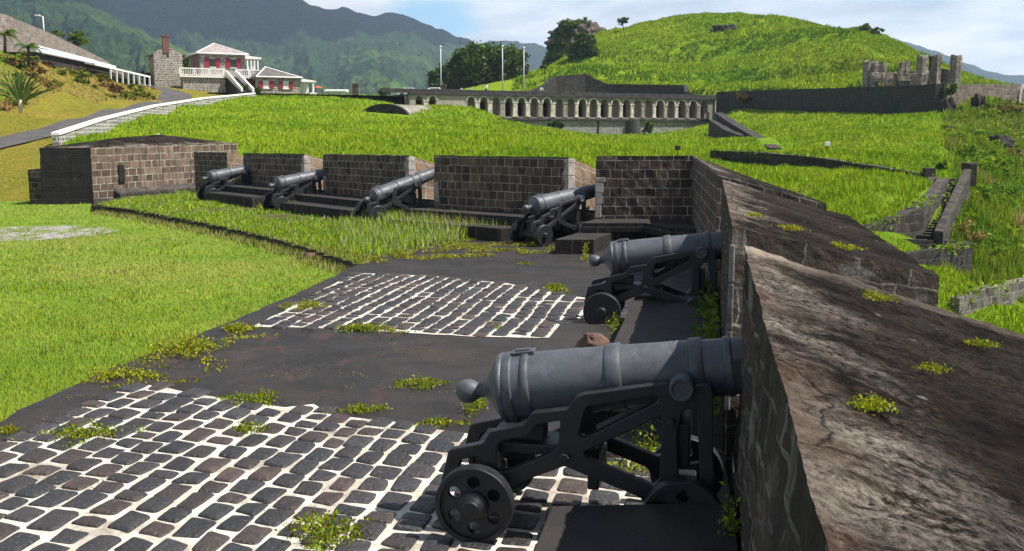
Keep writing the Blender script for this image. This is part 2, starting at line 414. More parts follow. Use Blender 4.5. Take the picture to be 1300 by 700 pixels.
# ------------------------------------------------------------------ sky, sun, air
SUN_EL = R(57); SUN_AZ = math.atan2(.99, -.13)          # clockwise from +Y
w = bpy.data.worlds.new('World'); sc.world = w; w.use_nodes = True
nt = w.node_tree; nt.nodes.clear()
wn = NT.__new__(NT); wn.t = nt
out = wn.n('ShaderNodeOutputWorld'); bg = wn.n('ShaderNodeBackground'); wn.link(bg.outputs[0], out.inputs[0])
sky = wn.n('ShaderNodeTexSky', sky_type='NISHITA'); sky.sun_disc = False
sky.sun_elevation = SUN_EL; sky.sun_rotation = SUN_AZ; sky.air_density = 1.0; sky.dust_density = .6; sky.ozone_density = 1.5
tc = wn.n('ShaderNodeTexCoord').outputs['Generated']
x, y, z = wn.sep(tc)[:3]
yy_ = wn.math('MAXIMUM', wn.math('ABSOLUTE', y), .25)
pl = wn.comb(wn.math('DIVIDE', x, yy_), wn.math('MULTIPLY', z, 3.2), wn.math('SIGN', y))
n1 = wn.noise(wn.mapping(pl, (2.6, 2.6, 1), (3.1, 1.75, 0)), 1.0, 8, .58, .3)
n2 = wn.noise(wn.mapping(pl, (2.2, 3.6, 1), (9, 4, 0)), 1.5, 8, .6, .4)
gx = wn.math('DIVIDE', wn.math('ADD', wn.math('DIVIDE', x, yy_), .075), .055); gz = wn.math('DIVIDE', wn.math('SUBTRACT', z, .108), .024)
hole = wn.math('EXPONENT', wn.math('MULTIPLY', wn.math('ADD', wn.math('MULTIPLY', gx, gx), wn.math('MULTIPLY', gz, gz)), -1))
rx = wn.math('DIVIDE', wn.math('SUBTRACT', wn.math('DIVIDE', x, yy_), .52), .11); rz_ = wn.math('DIVIDE', wn.math('SUBTRACT', z, .075), .03)
hole2 = wn.math('MULTIPLY', wn.math('EXPONENT', wn.math('MULTIPLY', wn.math('ADD', wn.math('MULTIPLY', rx, rx), wn.math('MULTIPLY', rz_, rz_)), -1)), .55)
mask = wn.ramp(wn.math('SUBTRACT', wn.math('ADD', n1, .16), wn.math('MULTIPLY', wn.math('ADD', hole, hole2), .42)), [(.33, 0), (.50, 1)])
mask = wn.math('MULTIPLY', mask, wn.ramp(z, [(.22, 1), (.5, .15)]))
cc = wn.ramp(n2, [(.36, (6.0, 6.9, 8.4)), (.47, (8.6, 9.3, 10.4)), (.58, (11.6, 11.8, 12.1))])
bluer = wn.mix(wn.ramp(z, [(.14, .75), (.4, .0)]), sky.outputs[0], (5.2, 9.6, 13.2))
skyc = wn.mix(mask, bluer, cc)
wn.link(skyc, bg.inputs[0]); bg.inputs[1].default_value = .05
sd = Vector((math.sin(SUN_AZ) * math.cos(SUN_EL), math.cos(SUN_AZ) * math.cos(SUN_EL), math.sin(SUN_EL)))
sl = bpy.data.lights.new('sun', 'SUN'); sl.energy = 5.0; sl.angle = R(.53); sl.color = (1, .955, .88)
so = bpy.data.objects.new('sun', sl); col.objects.link(so); so.rotation_euler = sd.to_track_quat('Z', 'Y').to_euler(); so.location = sd * 60
vs = sc.view_settings; vs.view_transform = 'Standard'; vs.look = 'None'; vs.exposure = .95; vs.gamma = 1
sc.cycles.max_bounces = 6; sc.cycles.diffuse_bounces = 3; sc.cycles.glossy_bounces = 2; sc.cycles.transmission_bounces = 3; sc.cycles.volume_bounces = 0
sc.cycles.transparent_max_bounces = 6; sc.cycles.use_denoising = True; sc.cycles.sample_clamp_indirect = 4

# ------------------------------------------------------------------ fort geometry keys (plan points, metres)
ZT = 2.0
def P2(v): return Vector((v.x, v.y))
m0a = P2(PZ(1050, 700, ZT)); m0b = P2(PZ(945, 312, ZT))
WD = (m0b - m0a).normalized(); WN = Vector((WD.y, -WD.x))           # along the wall, outward
m0s = m0a - WD * 1.3
m1a = P2(PZ(930, 288, ZT)); m1b = P2(PZ(917, 228, 2.06))
m2a = P2(PZ(911, 219, 2.12)); m2c = P2(PY(879, 198, 25.2)); m2b = P2(PY(757, 198, 25.3))
L3a = P2(PY(722, 197, 26.3)); L3b = P2(PY(551, 197, 29.4))
L4a = P2(PY(519, 195, 30.6)); L4b = P2(PY(410, 195, 34.7))
L5a = P2(PY(386, 194, 35.9)); L5b = P2(PY(308, 194, 39.8))
L6a = P2(PY(288, 193, 41.0)); L6b = P2(PY(246, 193, 43.6))
LD = (L5b - L3a).normalized(); LN = Vector((-LD.y, LD.x)) * -1
if LN.x < 0: LN = -LN

def rough(amp, fr, amp2=0, fr2=1):
    def f(co, nn):
        d = noise.fractal(co * fr, .9, 2, 4) * amp
        if amp2: d += noise.noise(co * fr2) * amp2
        return co + nn * d
    return f

def split_top(o, label):
    """the sloping top becomes a part of its own beside the masonry body"""
    root = empty('merlon', (0, 0, 0), 0, label, 'parapet', 'parapet merlons of the battery'); mats = list(o.data.materials)
    for nm, keep in (('wall', lambda i: i != 1), ('capping', lambda i: i == 1)):
        me = o.data.copy(); bm = bmesh.new(); bm.from_mesh(me); bmesh.ops.delete(bm, geom=[f for f in bm.faces if not keep(f.material_index)], context='FACES'); bm.to_mesh(me); bm.free(); me.name = nm
        c = bpy.data.objects.new(nm, me); col.objects.link(c); c.parent = root
    bpy.data.objects.remove(o); root.name = 'merlon'; return root
def merlon(name, label, A, B, zA, zB, nrm, thick, drop, sA, sB, mats, res, zin=0.0, zout=-5.5, amp=.012, top_mi=1):
    """A->B inner arris; nrm outward; sA/sB outward splay of the ends (towards the other end)"""
    A = Vector(A); B = Vector(B); al = (B - A).normalized()
    Ao = A + nrm * thick + al * sA; Bo = B + nrm * thick - al * sB
    L = (B - A).length
    p = lambda q, zz: (q.x, q.y, zz)
    mb = MB()
    nu = max(2, L / res); nt_ = max(2, thick / res)
    mb.grid(p(A, zin), p(B, zin), p(B, zB), p(A, zA), nu, max(2, (zA - zin) / res), 0, (0, zin), L, zA - zin)
    mb.grid(p(A, zA), p(B, zB), p(Bo, zB - drop), p(Ao, zA - drop), nu, nt_, top_mi, (0, 0), L, thick)
    mb.grid(p(Bo, zout), p(Ao, zout), p(Ao, zA - drop), p(Bo, zB - drop), nu, 12, 0, (0, zout), L, zA - zout)
    for (I, O, zz, flip) in ((A, Ao, zA, 1), (B, Bo, zB, 0)):
        W = (O - I).length
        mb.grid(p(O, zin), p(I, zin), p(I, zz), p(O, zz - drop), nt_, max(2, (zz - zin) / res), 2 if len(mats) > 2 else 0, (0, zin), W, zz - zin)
        mb.grid(p(O, zout), p(I, zout), p(I, zin), p(O, zin), nt_, 6, 0, (0, zout), W, zin - zout)
    o = mb.build('tmp_block', mats, merge=.002, disp=rough(amp, 2.3, amp * .8, 7) if res > .03 else (lambda co, nn: co + nn * (noise.fractal(co * 2.3, .9, 2, 4) * amp + noise.noise(co * 9) * .010 + noise.noise(co * 21) * .006 + noise.noise(co * 45) * .003)))
    return split_top(o, label), (A, B, Ao, Bo)

stone3 = [M['block_near'], M['captop'], M['block_near']]; M['captop_end'] = m_captop((m0b - m0s).length)
mer0, g0 = merlon('merlon', 'lichen streaked sloping stone parapet filling the near right corner, right beside the nearest cannon', m0s, m0b, ZT, ZT, WN, 2.3, .6, 0, .95, [M['block_near'], M['captop_end'], M['block_near']], .024, amp=.024)
mer1, g1 = merlon('merlon', 'dark sloping stone parapet between the two nearest cannons, its blocky end facing us', m1a, m1b, ZT, 2.06, WN, 1.82, .5, 1.0, .5, stone3, .06, amp=.016)
# bent merlon at the salient
def bent():
    mb = MB(); zA, zB, zC = 2.12, 2.2, 2.19
    A, C, B = m2a, m2c, m2b
    al = (C - A).normalized(); al2 = (B - C).normalized(); n2 = Vector((al2.y, -al2.x))
    if n2.y < 0: n2 = -n2
    Ao = A + WN * 1.8 + al * .3; Co = C + Vector((1.5, 1.3)); Bo = B + n2 * 2.0 - al2 * .5
    p = lambda q, zz: (q.x, q.y, zz)
    d = .5; u = 0
    for (I, J, Oi, Oj, zi, zj) in ((A, C, Ao, Co, zA, zB), (C, B, Co, Bo, zB, zC)):
        L = (J - I).length; r = .12
        mb.grid(p(I, 0), p(J, 0), p(J, zj), p(I, zi), L / r, 16, 0, (u, 0), L, zi)
        mb.grid(p(I, zi), p(J, zj), p(Oj, zj - d), p(Oi, zi - d), L / r, 14, 1, (u, 0), L, 1.8)
        mb.grid(p(Oj, -5), p(Oi, -5), p(Oi, zi - d), p(Oj, zj - d), L / r, 10, 0, (u, -5), L, 6.6); u += L + .13
    for (I, O, zz) in ((A, Ao, zA), (B, Bo, zC)):
        mb.grid(p(O, 0), p(I, 0), p(I, zz), p(O, zz - d), 14, 16, 0, (0, 0), (O - I).length, zz)
        mb.grid(p(O, -5), p(I, -5), p(I, 0), p(O, 0), 14, 6, 0, (0, -5), (O - I).length, 5)
    o = mb.build('tmp_block', [M['block'], M['captop']], merge=.002, disp=rough(.014, 2.3, .01, 8))
    return split_top(o, 'bent block parapet at the salient corner beyond the second cannon')
mer2 = bent()
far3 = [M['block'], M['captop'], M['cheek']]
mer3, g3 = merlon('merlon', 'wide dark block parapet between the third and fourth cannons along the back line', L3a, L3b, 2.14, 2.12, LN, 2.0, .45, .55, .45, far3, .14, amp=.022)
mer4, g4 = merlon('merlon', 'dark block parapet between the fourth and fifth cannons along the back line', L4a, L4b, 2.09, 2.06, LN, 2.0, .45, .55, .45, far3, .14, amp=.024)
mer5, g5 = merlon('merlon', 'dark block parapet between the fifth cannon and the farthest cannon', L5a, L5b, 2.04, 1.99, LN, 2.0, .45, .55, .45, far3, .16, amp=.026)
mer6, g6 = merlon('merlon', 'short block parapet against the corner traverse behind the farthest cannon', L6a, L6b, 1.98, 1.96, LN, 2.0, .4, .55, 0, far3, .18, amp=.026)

def quoin(parent, I, along, nrm, z0, z1, w=.22, mat='quoin', dp=.26):
    """pale corner stones, 12 mm proud of the wall face and end"""
    mb = MB(); zz = z0; k = 0
    while zz < z1 - .06:
        h = min(random.uniform(.26, .42), z1 - zz)
        ww = w * random.uniform(.7, 1.35)
        c = I + along * (ww / 2 - .012) + nrm * (dp / 2 - .02)
        mb.box((0, 0, 0), (ww, dp, h - .012), 0, Matrix.Translation((c.x, c.y, zz + h / 2)) @ Matrix.Rotation(math.atan2(along.y, along.x), 4, 'Z'))
        zz += h; k += 1
    mb.build('quoin', M[mat], parent, bevel=.012)
quoin(mer3, L3a, LD, LN, .9, 2.1, .2); quoin(mer4, L4a, LD, LN, 1.0, 2.05, .2); quoin(mer5, L5a, LD, LN, .9, 2.0, .2)
al2 = (m2c - m2b).normalized(); n2 = Vector((-al2.y, al2.x)); n2 = n2 if n2.y > 0 else -n2
quoin(mer2, m2b, al2, n2, .62, 1.65, .2)
quoin(mer3, L3b, -LD, LN, .75, 1.35, .16); quoin(mer4, L4b, -LD, LN, .8, 1.3, .16); quoin(mer5, L5b, -LD, LN, .8, 1.3, .16)
M['quoin_dk'] = m_plain('grey_stained_quoin', (.15, .14, .125), .95, .6, 7, .7)
quoin(mer1, m1a, WD, WN, .45, 1.86, .07, 'quoin_dk', dp=.045)

def sill(A, B, nrm, z, label, mats, thick=2.0, spl=.5):
    al = (B - A).normalized(); e = .03
    a, b = A + al * -e + nrm * .12, B + al * e + nrm * .12
    ao, bo = A + nrm * thick - al * spl, B + nrm * thick + al * spl
    mb = MB(); poly = [(a.x, a.y), (b.x, b.y), (bo.x, bo.y), (ao.x, ao.y)]
    mb.prism(poly, -1.2, [z, z, z - .3, z - .3], 0, 1)
    o = mb.build('embrasure_sill', mats, bevel=.015); tag(o, label, 'sill', 'stone sills of the gun embrasures')
sm = [M['block'], M['steptop']]
sill(m0b, m1a, WN, .62, 'stone sill of the opening the nearest cannon points through', sm, 1.8)
sill(m1b, m2a, WN, .66, 'stone sill of the opening the second cannon points through', sm, 1.8)
sill(m2b, L3a, (LN + n2).normalized(), .8, 'stone sill of the opening the third cannon points through', sm)
sill(L3b, L4a, LN, .8, 'stone sill of the opening the fourth cannon points through', sm)
sill(L4b, L5a, LN, .8, 'stone sill of the opening the fifth cannon points through', sm)
sill(L5b, L6a, LN, .8, 'stone sill of the opening the farthest cannon points through', sm)

# ------------------------------------------------------------------ firing steps
def step(poly, z0, z1, label, tilt=0):
    mb = MB(); mb.prism([(p.x, p.y) for p in poly], z0, z1, 0, 1)
    o = mb.build('firing_step', [M['stepface'], M['steptop']], bevel=.018)
    tag(o, label, 'step', 'firing steps below the parapet'); return o
def off(p, n, d): return p - n * d
e = .01
s0far = P2(PZ(700, 642, .40)); s0near = P2(PZ(640, 790, .40)); s0r = m0b + WD * -.1
step([s0near, P2(PZ(1080, 1400, .32)) if False else m0s - WN * .012, off(m0b - WD * .02, WN, .012), P2(PZ(941, 637, .40)), s0far], -.02, .40, 'black stone platform in front of the nearest cannon at the bottom of the picture')
q_fl = P2(PZ(806, 376, .42)); q_nl = P2(PZ(770, 452, .42)); q_fr = off(m1b - WD * .7, WN, .012)
step([q_nl, off(m1a + WD * .25, WN, .012), q_fr, q_fl], -.02, .42, 'black stone platform between the two nearest cannons, half in shadow')
step([P2(PZ(668, 462, .1)), P2(PZ(800, 462, .1)), P2(PZ(797, 405, .1)), P2(PZ(716, 405, .1))], -.02, .1, 'low black slab with a red rock lying on it')
# salient: lower and upper step
u_l = off(m2b, n2, .012); u_r = off(off(m2c, n2, .012), WN, .012)
step([P2(PZ(704, 304, .35)), P2(PZ(754, 304, .35)), P2(PZ(775, 296, .35)), P2(PZ(835, 294, .35)), u_r + Vector((-.5, -.05)), u_l + Vector((-.1, 0))], -.02, .35, 'lower stone step in the salient corner beside the third cannon')
step([P2(PZ(738, 283, .6)), P2(PZ(818, 283, .6)), P2(PZ(850, 289, .6)), off(m2c + (m2a - m2c) * .3, WN, .012), u_r, u_l], .352, .6, 'upper stone step under the bent salient parapet')
def back_steps(A, B, what, zl=.35, zu=.6):
    al = (B - A).normalized(); a0, b0 = A + al * .05, B - al * .05
    n = LN
    step([off(b0, n, 1.15) , off(b0, n, .012), off(a0, n, .012), off(a0 + al * .1, n, 1.15)], zl + .002, zu, 'upper stone step under the ' + what)
    step([off(b0 - al * .35, n, 1.9), off(b0, n, .05), off(a0, n, .05), off(a0 + al * .45, n, 1.9)], -.02, zl, 'lower stone step under the ' + what)
back_steps(L3a, L3b, 'wide parapet between the third and fourth cannons')
back_steps(L4a, L4b, 'parapet between the fourth and fifth cannons', .48, .7)
back_steps(L5a, L5b, 'parapet between the fifth cannon and the farthest cannon', .54, .76)

# ------------------------------------------------------------------ corner traverse at the far left
M['rubble0'] = m_blocks('footing_rubble', (.04, .034, .03), (.12, .10, .085), (.10, .09, .08), bw=.4, rh=.25, ms=.03, stain=.6, warp=.12)
def traverse():
    root = empty('corner_traverse', (-17.9, 42.5, 0), 0, 'blocky stone traverse with a left face coloured shade dark and a sunlit front at the far left corner', 'wall')
    o = Vector((-17.9, 42.5))
    L = P2(PY(54, 252, 41.9)) - o; A = Vector((0, 0)); B = P2(PY(302, 182, 51.0)) - o; C = B + Vector((-3.6, 1.2)); D = L + Vector((-.4, 6))
    zL, zA, zB = 2.16, 2.16, 2.26
    mid = A.lerp(B, .62)
    p = lambda q, zz: (q.x, q.y, zz)
    mb = MB(); W = (B - A).length
    mb.grid(p(A, -.4), p(B, -.4), p(B, zB), p(A, zA), 30, 12, 0, (0, -.4), W, 2.6)
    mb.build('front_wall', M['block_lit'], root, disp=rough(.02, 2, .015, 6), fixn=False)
    mb = MB()
    mb.grid(p(L, -.4), p(A, -.4), p(A, zA), p(L, zL), 10, 8, 0, (0, -.4), (A - L).length, 2.6)
    mb.grid(p(D, -.4), p(L, -.4), p(L, zL), p(D, zL), 10, 8, 0, (0, -.4), 6, 2.6)
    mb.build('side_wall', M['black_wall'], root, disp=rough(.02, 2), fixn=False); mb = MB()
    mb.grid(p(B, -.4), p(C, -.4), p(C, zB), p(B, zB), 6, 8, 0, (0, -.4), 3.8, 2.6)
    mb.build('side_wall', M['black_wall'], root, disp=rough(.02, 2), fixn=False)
    # roof: two sloping faces up to a ridge point
    R1 = P2(PY(150, 175, 46)) - o; R2 = P2(PY(203, 172, 48)) - o; z1 = PY(150, 175, 46).z; z2 = PY(203, 171, 48).z
    mb = MB()
    mb.quad([p(L, zL), p(A, zA), p(R1, z1)], uv=[(0, 0), (3, 0), (1, 2)])
    mb.quad([p(A, zA), p(mid, zA + .07), p(R2, z2), p(R1, z1)], uv=[(0, 0), (4, 0), (4, 2), (1, 2)])
    mb.quad([p(mid, zA + .07), p(B, zB), p(R2, z2)], uv=[(4, 0), (8, 0), (4, 2)])
    mb.quad([p(B, zB), p(C, zB), p(R2, z2)], uv=[(4, 0), (8, 0), (4, 2)])
    mb.quad([p(C, zB), p(D, zL), p(R1, z1), p(R2, z2)], uv=[(0, 0), (5, 0), (5, 2), (1, 2)])
    mb.quad([p(D, zL), p(L, zL), p(R1, z1)], uv=[(0, 0), (5, 0), (5, 2)])
    mb.build('roof_slope', M['captop'], root)
    # pale broken wedge on the ridge
    mb = MB(); a = P2(PY(185, 178, 47)) - o; b = P2(PY(205, 172, 48)) - o; c = P2(PY(225, 178, 48.5)) - o
    mb.prism([(a.x, a.y), (c.x, c.y), (c.x - .5, c.y + .6), (b.x - .3, b.y + .5)], 2.15, [2.3, 2.35, 2.35, z2 + .06])
    mb.build('broken_ridge', M['gravel'], root)
    mb = MB(); d = (B - A).normalized(); nn = Vector((d.y, -d.x))
    x0 = A.lerp(B, .12); x1 = A.lerp(B, .72)
    mb.prism([tuple(x0 + nn * .35), tuple(x1 + nn * .5), tuple(x1 + nn * -.05), tuple(x0 + nn * -.05)], -.3, [.18, .3, .42, .4])
    mb.build('footing', M['rubble0'], root, bevel=.08)
    # dark drain niche
    mb = MB(); c = A.lerp(B, .17); ang = math.atan2(d.y, d.x)
    T = Matrix.Translation((c.x + nn.x * .01, c.y + nn.y * .01, 1.0)) @ Matrix.Rotation(ang, 4, 'Z')
    mb.box((0, 0, 0), (.36, .12, .8), 0, T); mb.build('niche', M['black_wall'], root, bevel=.05)
traverse()
w_ = PY(44, 252, 42.2)
mb = MB(); mb.box((w_.x + .05, w_.y + .6, .45), (.55, 1.2, 1.6)); o = mb.build('garden_wall', M['block'], bevel=.02, disp=None)
tag(o, 'short low wall stub left of the corner traverse', 'wall')

# ------------------------------------------------------------------ ground sheets of the battery
LZ = -.22
kerb_px = [(120, 262), (165, 268), (200, 274), (250, 283), (300, 293), (350, 304), (400, 318), (455, 336)]
edge_px = [(455, 336), (400, 362), (350, 384), (300, 406), (245, 428), (190, 449), (130, 472), (75, 497), (0, 534), (-80, 575), (-220, 650)]
kerb = [P2(PZ(x, y, 0)) for x, y in kerb_px]; edge = [P2(PZ(x, y, 0)) for x, y in edge_px]
def dense(pts, step, jit=0):
    outp = []
    for a, b in zip(pts, pts[1:]):
        n = max(1, int((b - a).length / step))
        for i in range(n):
            p = a.lerp(b, i / n); outp.append(p + Vector((random.uniform(-jit, jit), random.uniform(-jit, jit))))
    return outp + [pts[-1]]
pav = dense(kerb, .5, .05) + dense(edge, .35, .035)[1:]
pav_poly = pav + [Vector((-3, 1.0)), m0s, m0b, m1a, m1b, m2a, m2c, m2b, L3a, L3b, L4a, L4b, L5a, L5b, L6a, L6b, P2(PY(120, 255, 42.6))]
def sheet(name, poly, z, mat, depth=0, kind='structure', colfn=None, sub=0):
    bm = bmesh.new(); vs_ = [bm.verts.new((p[0], p[1], z)) for p in poly]
    f = bm.faces.new(vs_)
    if f.normal.z < 0: f.normal_flip()
    if depth:
        r = bmesh.ops.extrude_face_region(bm, geom=[f]); 
        for v in [g for g in r['geom'] if isinstance(g, bmesh.types.BMVert)]: v.co.z = z
        for v in vs_: v.co.z = z - depth
    bm.normal_update(); bmesh.ops.triangulate(bm, faces=bm.faces)
    bmesh.ops.recalc_face_normals(bm, faces=bm.faces)
    if not depth:
        for f in bm.faces:
            if f.normal.z < 0: f.normal_flip()
    me = bpy.data.meshes.new(name); bm.to_mesh(me); bm.free(); me.materials.append(mat)
    if colfn:
        a = me.color_attributes.new('Col', 'FLOAT_COLOR', 'POINT')
        for i, v in enumerate(me.vertices): a.data[i].color = colfn(v.co)
    o = bpy.data.objects.new(name, me); col.objects.link(o); tag(o, kind=kind); return o
pv_edge = set()
def pcol(c):
    return (1, 1, 1, 1) if c.x < -2.0 and c.y < 13 else (.02, .02, .02, 1)
sheet('pavement', pav_poly, 0, M['pavement'], .6, colfn=pcol)
# lawn base
lawn_poly = [Vector((-3, .8)), Vector((-34, .8)), Vector((-40, 44)), P2(PZ(-10, 256, LZ)), P2(PZ(60, 256, LZ)), P2(PY(122, 254, 42.4)), Vector((-14, 40)), Vector((0, 20)), Vector((-1, 6))]
def m_bare():
    n = NT('broken_pale_rock'); v = n.obj(); f = n.noise(n.mapping(v, (1, .6, 1)), 1.4, 8, .75)
    c = n.mix(n.ramp(n.noise(v, 5, 7, .75), [(.35, 0), (.65, 1)]), (.14, .13, .12), (.40, .39, .38))
    c = n.mix(n.ramp(f, [(.44, 0), (.56, 1)]), c, (.12, .15, .03))
    return n.pbr(c, .95, n.bump(n.noise(v, 6, 8, .75), 1, .06), spec=.1)
M['bare'] = m_bare()
lawn = sheet('lawn', lawn_poly, LZ, M['lawnsoil'])
sheet('bare_rock', [P2(PZ(x, y, LZ + .02)) for x, y in [(-40, 292), (30, 287), (90, 286), (130, 288), (152, 292), (120, 299), (60, 304), (0, 306), (-60, 308)]], LZ + .006, M['bare'])

def inpoly(x, y, poly):
    n = len(poly); ins = np.zeros(np.shape(x), bool); j = n - 1
    for i in range(n):
        xi, yi = poly[i][0], poly[i][1]; xj, yj = poly[j][0], poly[j][1]
        c = ((yi > y) != (yj > y)) & (x < (xj - xi) * (y - yi) / (yj - yi + 1e-12) + xi)
        ins ^= c; j = i
    return ins

def zt(x, y):
    """height of the inner terrace turf: rises towards the back line"""
    x = np.asarray(x, float); y = np.asarray(y, float); d = (L3a.x - x) * LN.x + (L3a.y - y) * LN.y
    sm = lambda t: np.clip(t, 0, 1) ** 2 * (3 - 2 * np.clip(t, 0, 1))
    return .16 * sm((6.5 - d) / 3.5) * sm((y - 25.2) / 3.0)
terr = [(p.x, p.y) for p in kerb] + [tuple(P2(PZ(x, y, 0))) for x, y in [(470, 330), (560, 312), (602, 303)]] + [tuple(L3a - LN * 1.2), tuple(L6b + Vector((-.5, .2)))]
def turf():
    V = []; Fc = []; idx = {}; st = .3
    x0, x1 = min(p[0] for p in terr), max(p[0] for p in terr); y0, y1 = min(p[1] for p in terr), max(p[1] for p in terr)
    xs = np.arange(x0, x1 + st, st); ys = np.arange(y0, y1 + st, st); GX, GY = np.meshgrid(xs, ys); Zg = zt(GX, GY) + .006; ok = inpoly(GX[:-1, :-1] + st / 2, GY[:-1, :-1] + st / 2, terr)
    for j, i in zip(*np.nonzero(ok)):
        q = []
        for a, b in ((j, i), (j, i + 1), (j + 1, i + 1), (j + 1, i)):
            if (a, b) not in idx: idx[(a, b)] = len(V); V.append((GX[a, b], GY[a, b], Zg[a, b]))
            q.append(idx[(a, b)])
        Fc.append(q)
    me = bpy.data.meshes.new('terrace_turf'); me.from_pydata(V, [], Fc); me.materials.append(m_soil('terrace_soil', (.045, .04, .02), (.09, .11, .02), 1.2)); o = bpy.data.objects.new('terrace_turf', me); col.objects.link(o); tag(o, kind='structure')
turf()
# cobbles
AD = Vector((math.sin(R(11.2)), math.cos(R(11.2)))); RD = Vector((.935, -.354))
def cobbles(poly_px, seed, label):
    poly = [P2(PZ(x, y, 0)) for x, y in poly_px]
    rnd = random.Random(seed)
    jag = dense(poly + [poly[0]], .25, .03)[:-1]
    mo = sheet('mortar_bed', jag, .008, M['mortar']); 
    c0 = sum(poly, Vector((0, 0))) / len(poly)
    Minv = Matrix(((RD.x, AD.x), (RD.y, AD.y))).inverted()
    st = [Minv @ (p - c0) for p in poly]
    smin, smax = min(p[0] for p in st), max(p[0] for p in st); tmin, tmax = min(p[1] for p in st), max(p[1] for p in st)
    V = []; Fc = []; C = []
    wob = lambda s, t: Vector((noise.noise(Vector((s * .8, t * .45, seed))) * .09, noise.noise(Vector((s * .7, t * .8, seed + 9))) * .12))
    s = smin
    colors = [(.024, .021, .021), (.034, .027, .026), (.046, .031, .026), (.020, .0195, .021), (.060, .036, .028), (.036, .033, .034)]
    while s < smax:
        wdt = rnd.choice((.235, .25, .27, .285)) ; t = tmin - rnd.random() * .3
        while t < tmax:
            ln = rnd.choice((rnd.uniform(.20, .26), rnd.uniform(.27, .38), rnd.uniform(.27, .38), rnd.uniform(.28, .36)))
            gap = rnd.uniform(.026, .042); gs = gap * .55
            a0, a1, b0, b1 = s + gs, s + wdt - gs, t + gap * .5, t + ln - gap * .5
            cs, ct = (a0 + a1) / 2, (b0 + b1) / 2
            cw = c0 + RD * cs + AD * ct
            if inpoly(np.array(cw.x), np.array(cw.y), poly):
                jit = [(rnd.uniform(-.018, .018), rnd.uniform(-.026, .026)) for _ in range(4)]
                cor = [(a0 + jit[0][0], b0 + jit[0][1]), (a1 + jit[1][0], b0 + jit[1][1]), (a1 + jit[2][0], b1 + jit[2][1]), (a0 + jit[3][0], b1 + jit[3][1])]
                K = 20; hz = rnd.uniform(.018, .032); tilt = (rnd.uniform(-.05, .05), rnd.uniform(-.05, .05))
                base = len(V)
                ex = rnd.uniform(.16, .34)
                for sc_, zz in ((1.0, -.004), (.965, hz * .6), (.86, hz * .95), (.5, hz * 1.08)):
                    for k in range(K):
                        th = 2 * math.pi * k / K; cx, sy = math.cos(th), math.sin(th)
                        x = math.copysign(abs(cx) ** ex, cx); y = math.copysign(abs(sy) ** ex, sy)
                        uu, vv = (x + 1) / 2, (y + 1) / 2
                        px = (cor[0][0] * (1 - uu) + cor[1][0] * uu) * (1 - vv) + (cor[3][0] * (1 - uu) + cor[2][0] * uu) * vv
                        py = (cor[0][1] * (1 - uu) + cor[1][1] * uu) * (1 - vv) + (cor[3][1] * (1 - uu) + cor[2][1] * uu) * vv
                        px = cs + (px - cs) * sc_; py = ct + (py - ct) * sc_
                        ww = wob(cs, ct) * .8 + wob(px, py) * .2
                        q = c0 + RD * (px + ww.x) + AD * (py + ww.y)
                        jj = noise.noise(Vector((q.x * 11, q.y * 11, seed))) * .012
                        V.append((q.x + jj, q.y + jj * .6, zz + (px - cs) * tilt[0] * (zz > 0) + (py - ct) * tilt[1] * (zz > 0) + (noise.noise(Vector((q.x * 14, q.y * 14, 3))) * .007 if zz > 0 else 0)))
                cx_ = sum((Vector(v) for v in V[-K:]), Vector((0, 0, 0))) / K; V.append(tuple(cx_ + Vector((0, 0, .001))))
                for r_ in range(3):
                    for k in range(K): Fc.append((base + r_ * K + k, base + r_ * K + (k + 1) % K, base + (r_ + 1) * K + (k + 1) % K, base + (r_ + 1) * K + k))
                for k in range(K): Fc.append((base + 3 * K + k, base + 3 * K + (k + 1) % K, base + 4 * K))
                cc_ = rnd.choice(colors); f_ = rnd.uniform(.65, 1.35); C += [(cc_[0] * f_, cc_[1] * f_, cc_[2] * f_, 1)] * (4 * K + 1)
            t += ln
        s += wdt
    me = bpy.data.meshes.new('cobblestone_paving'); me.from_pydata(V, [], Fc); me.materials.append(M['cobble'])
    a = me.color_attributes.new('Col', 'FLOAT_COLOR', 'POINT'); a.data.foreach_set('color', np.array(C, dtype=np.float32).ravel())
    me.polygons.foreach_set('use_smooth', [True] * len(me.polygons))
    o = bpy.data.objects.new('cobblestone_paving', me); col.objects.link(o); tag(o, kind='structure')
cobbles([(-260, 690), (-90, 618), (0, 566), (40, 548), (90, 522), (135, 505), (172, 489), (205, 493), (240, 499), (300, 509), (362, 519), (395, 514), (425, 527), (500, 537), (590, 550), (680, 560), (800, 575), (880, 620), (905, 760), (-260, 760)], 3, '')
cobbles([(448, 347), (500, 349), (560, 352), (640, 360), (700, 371), (740, 379), (812, 392), (800, 412), (716, 408), (702, 430), (620, 429), (530, 424), (420, 418), (322, 415), (380, 385)], 8, '')
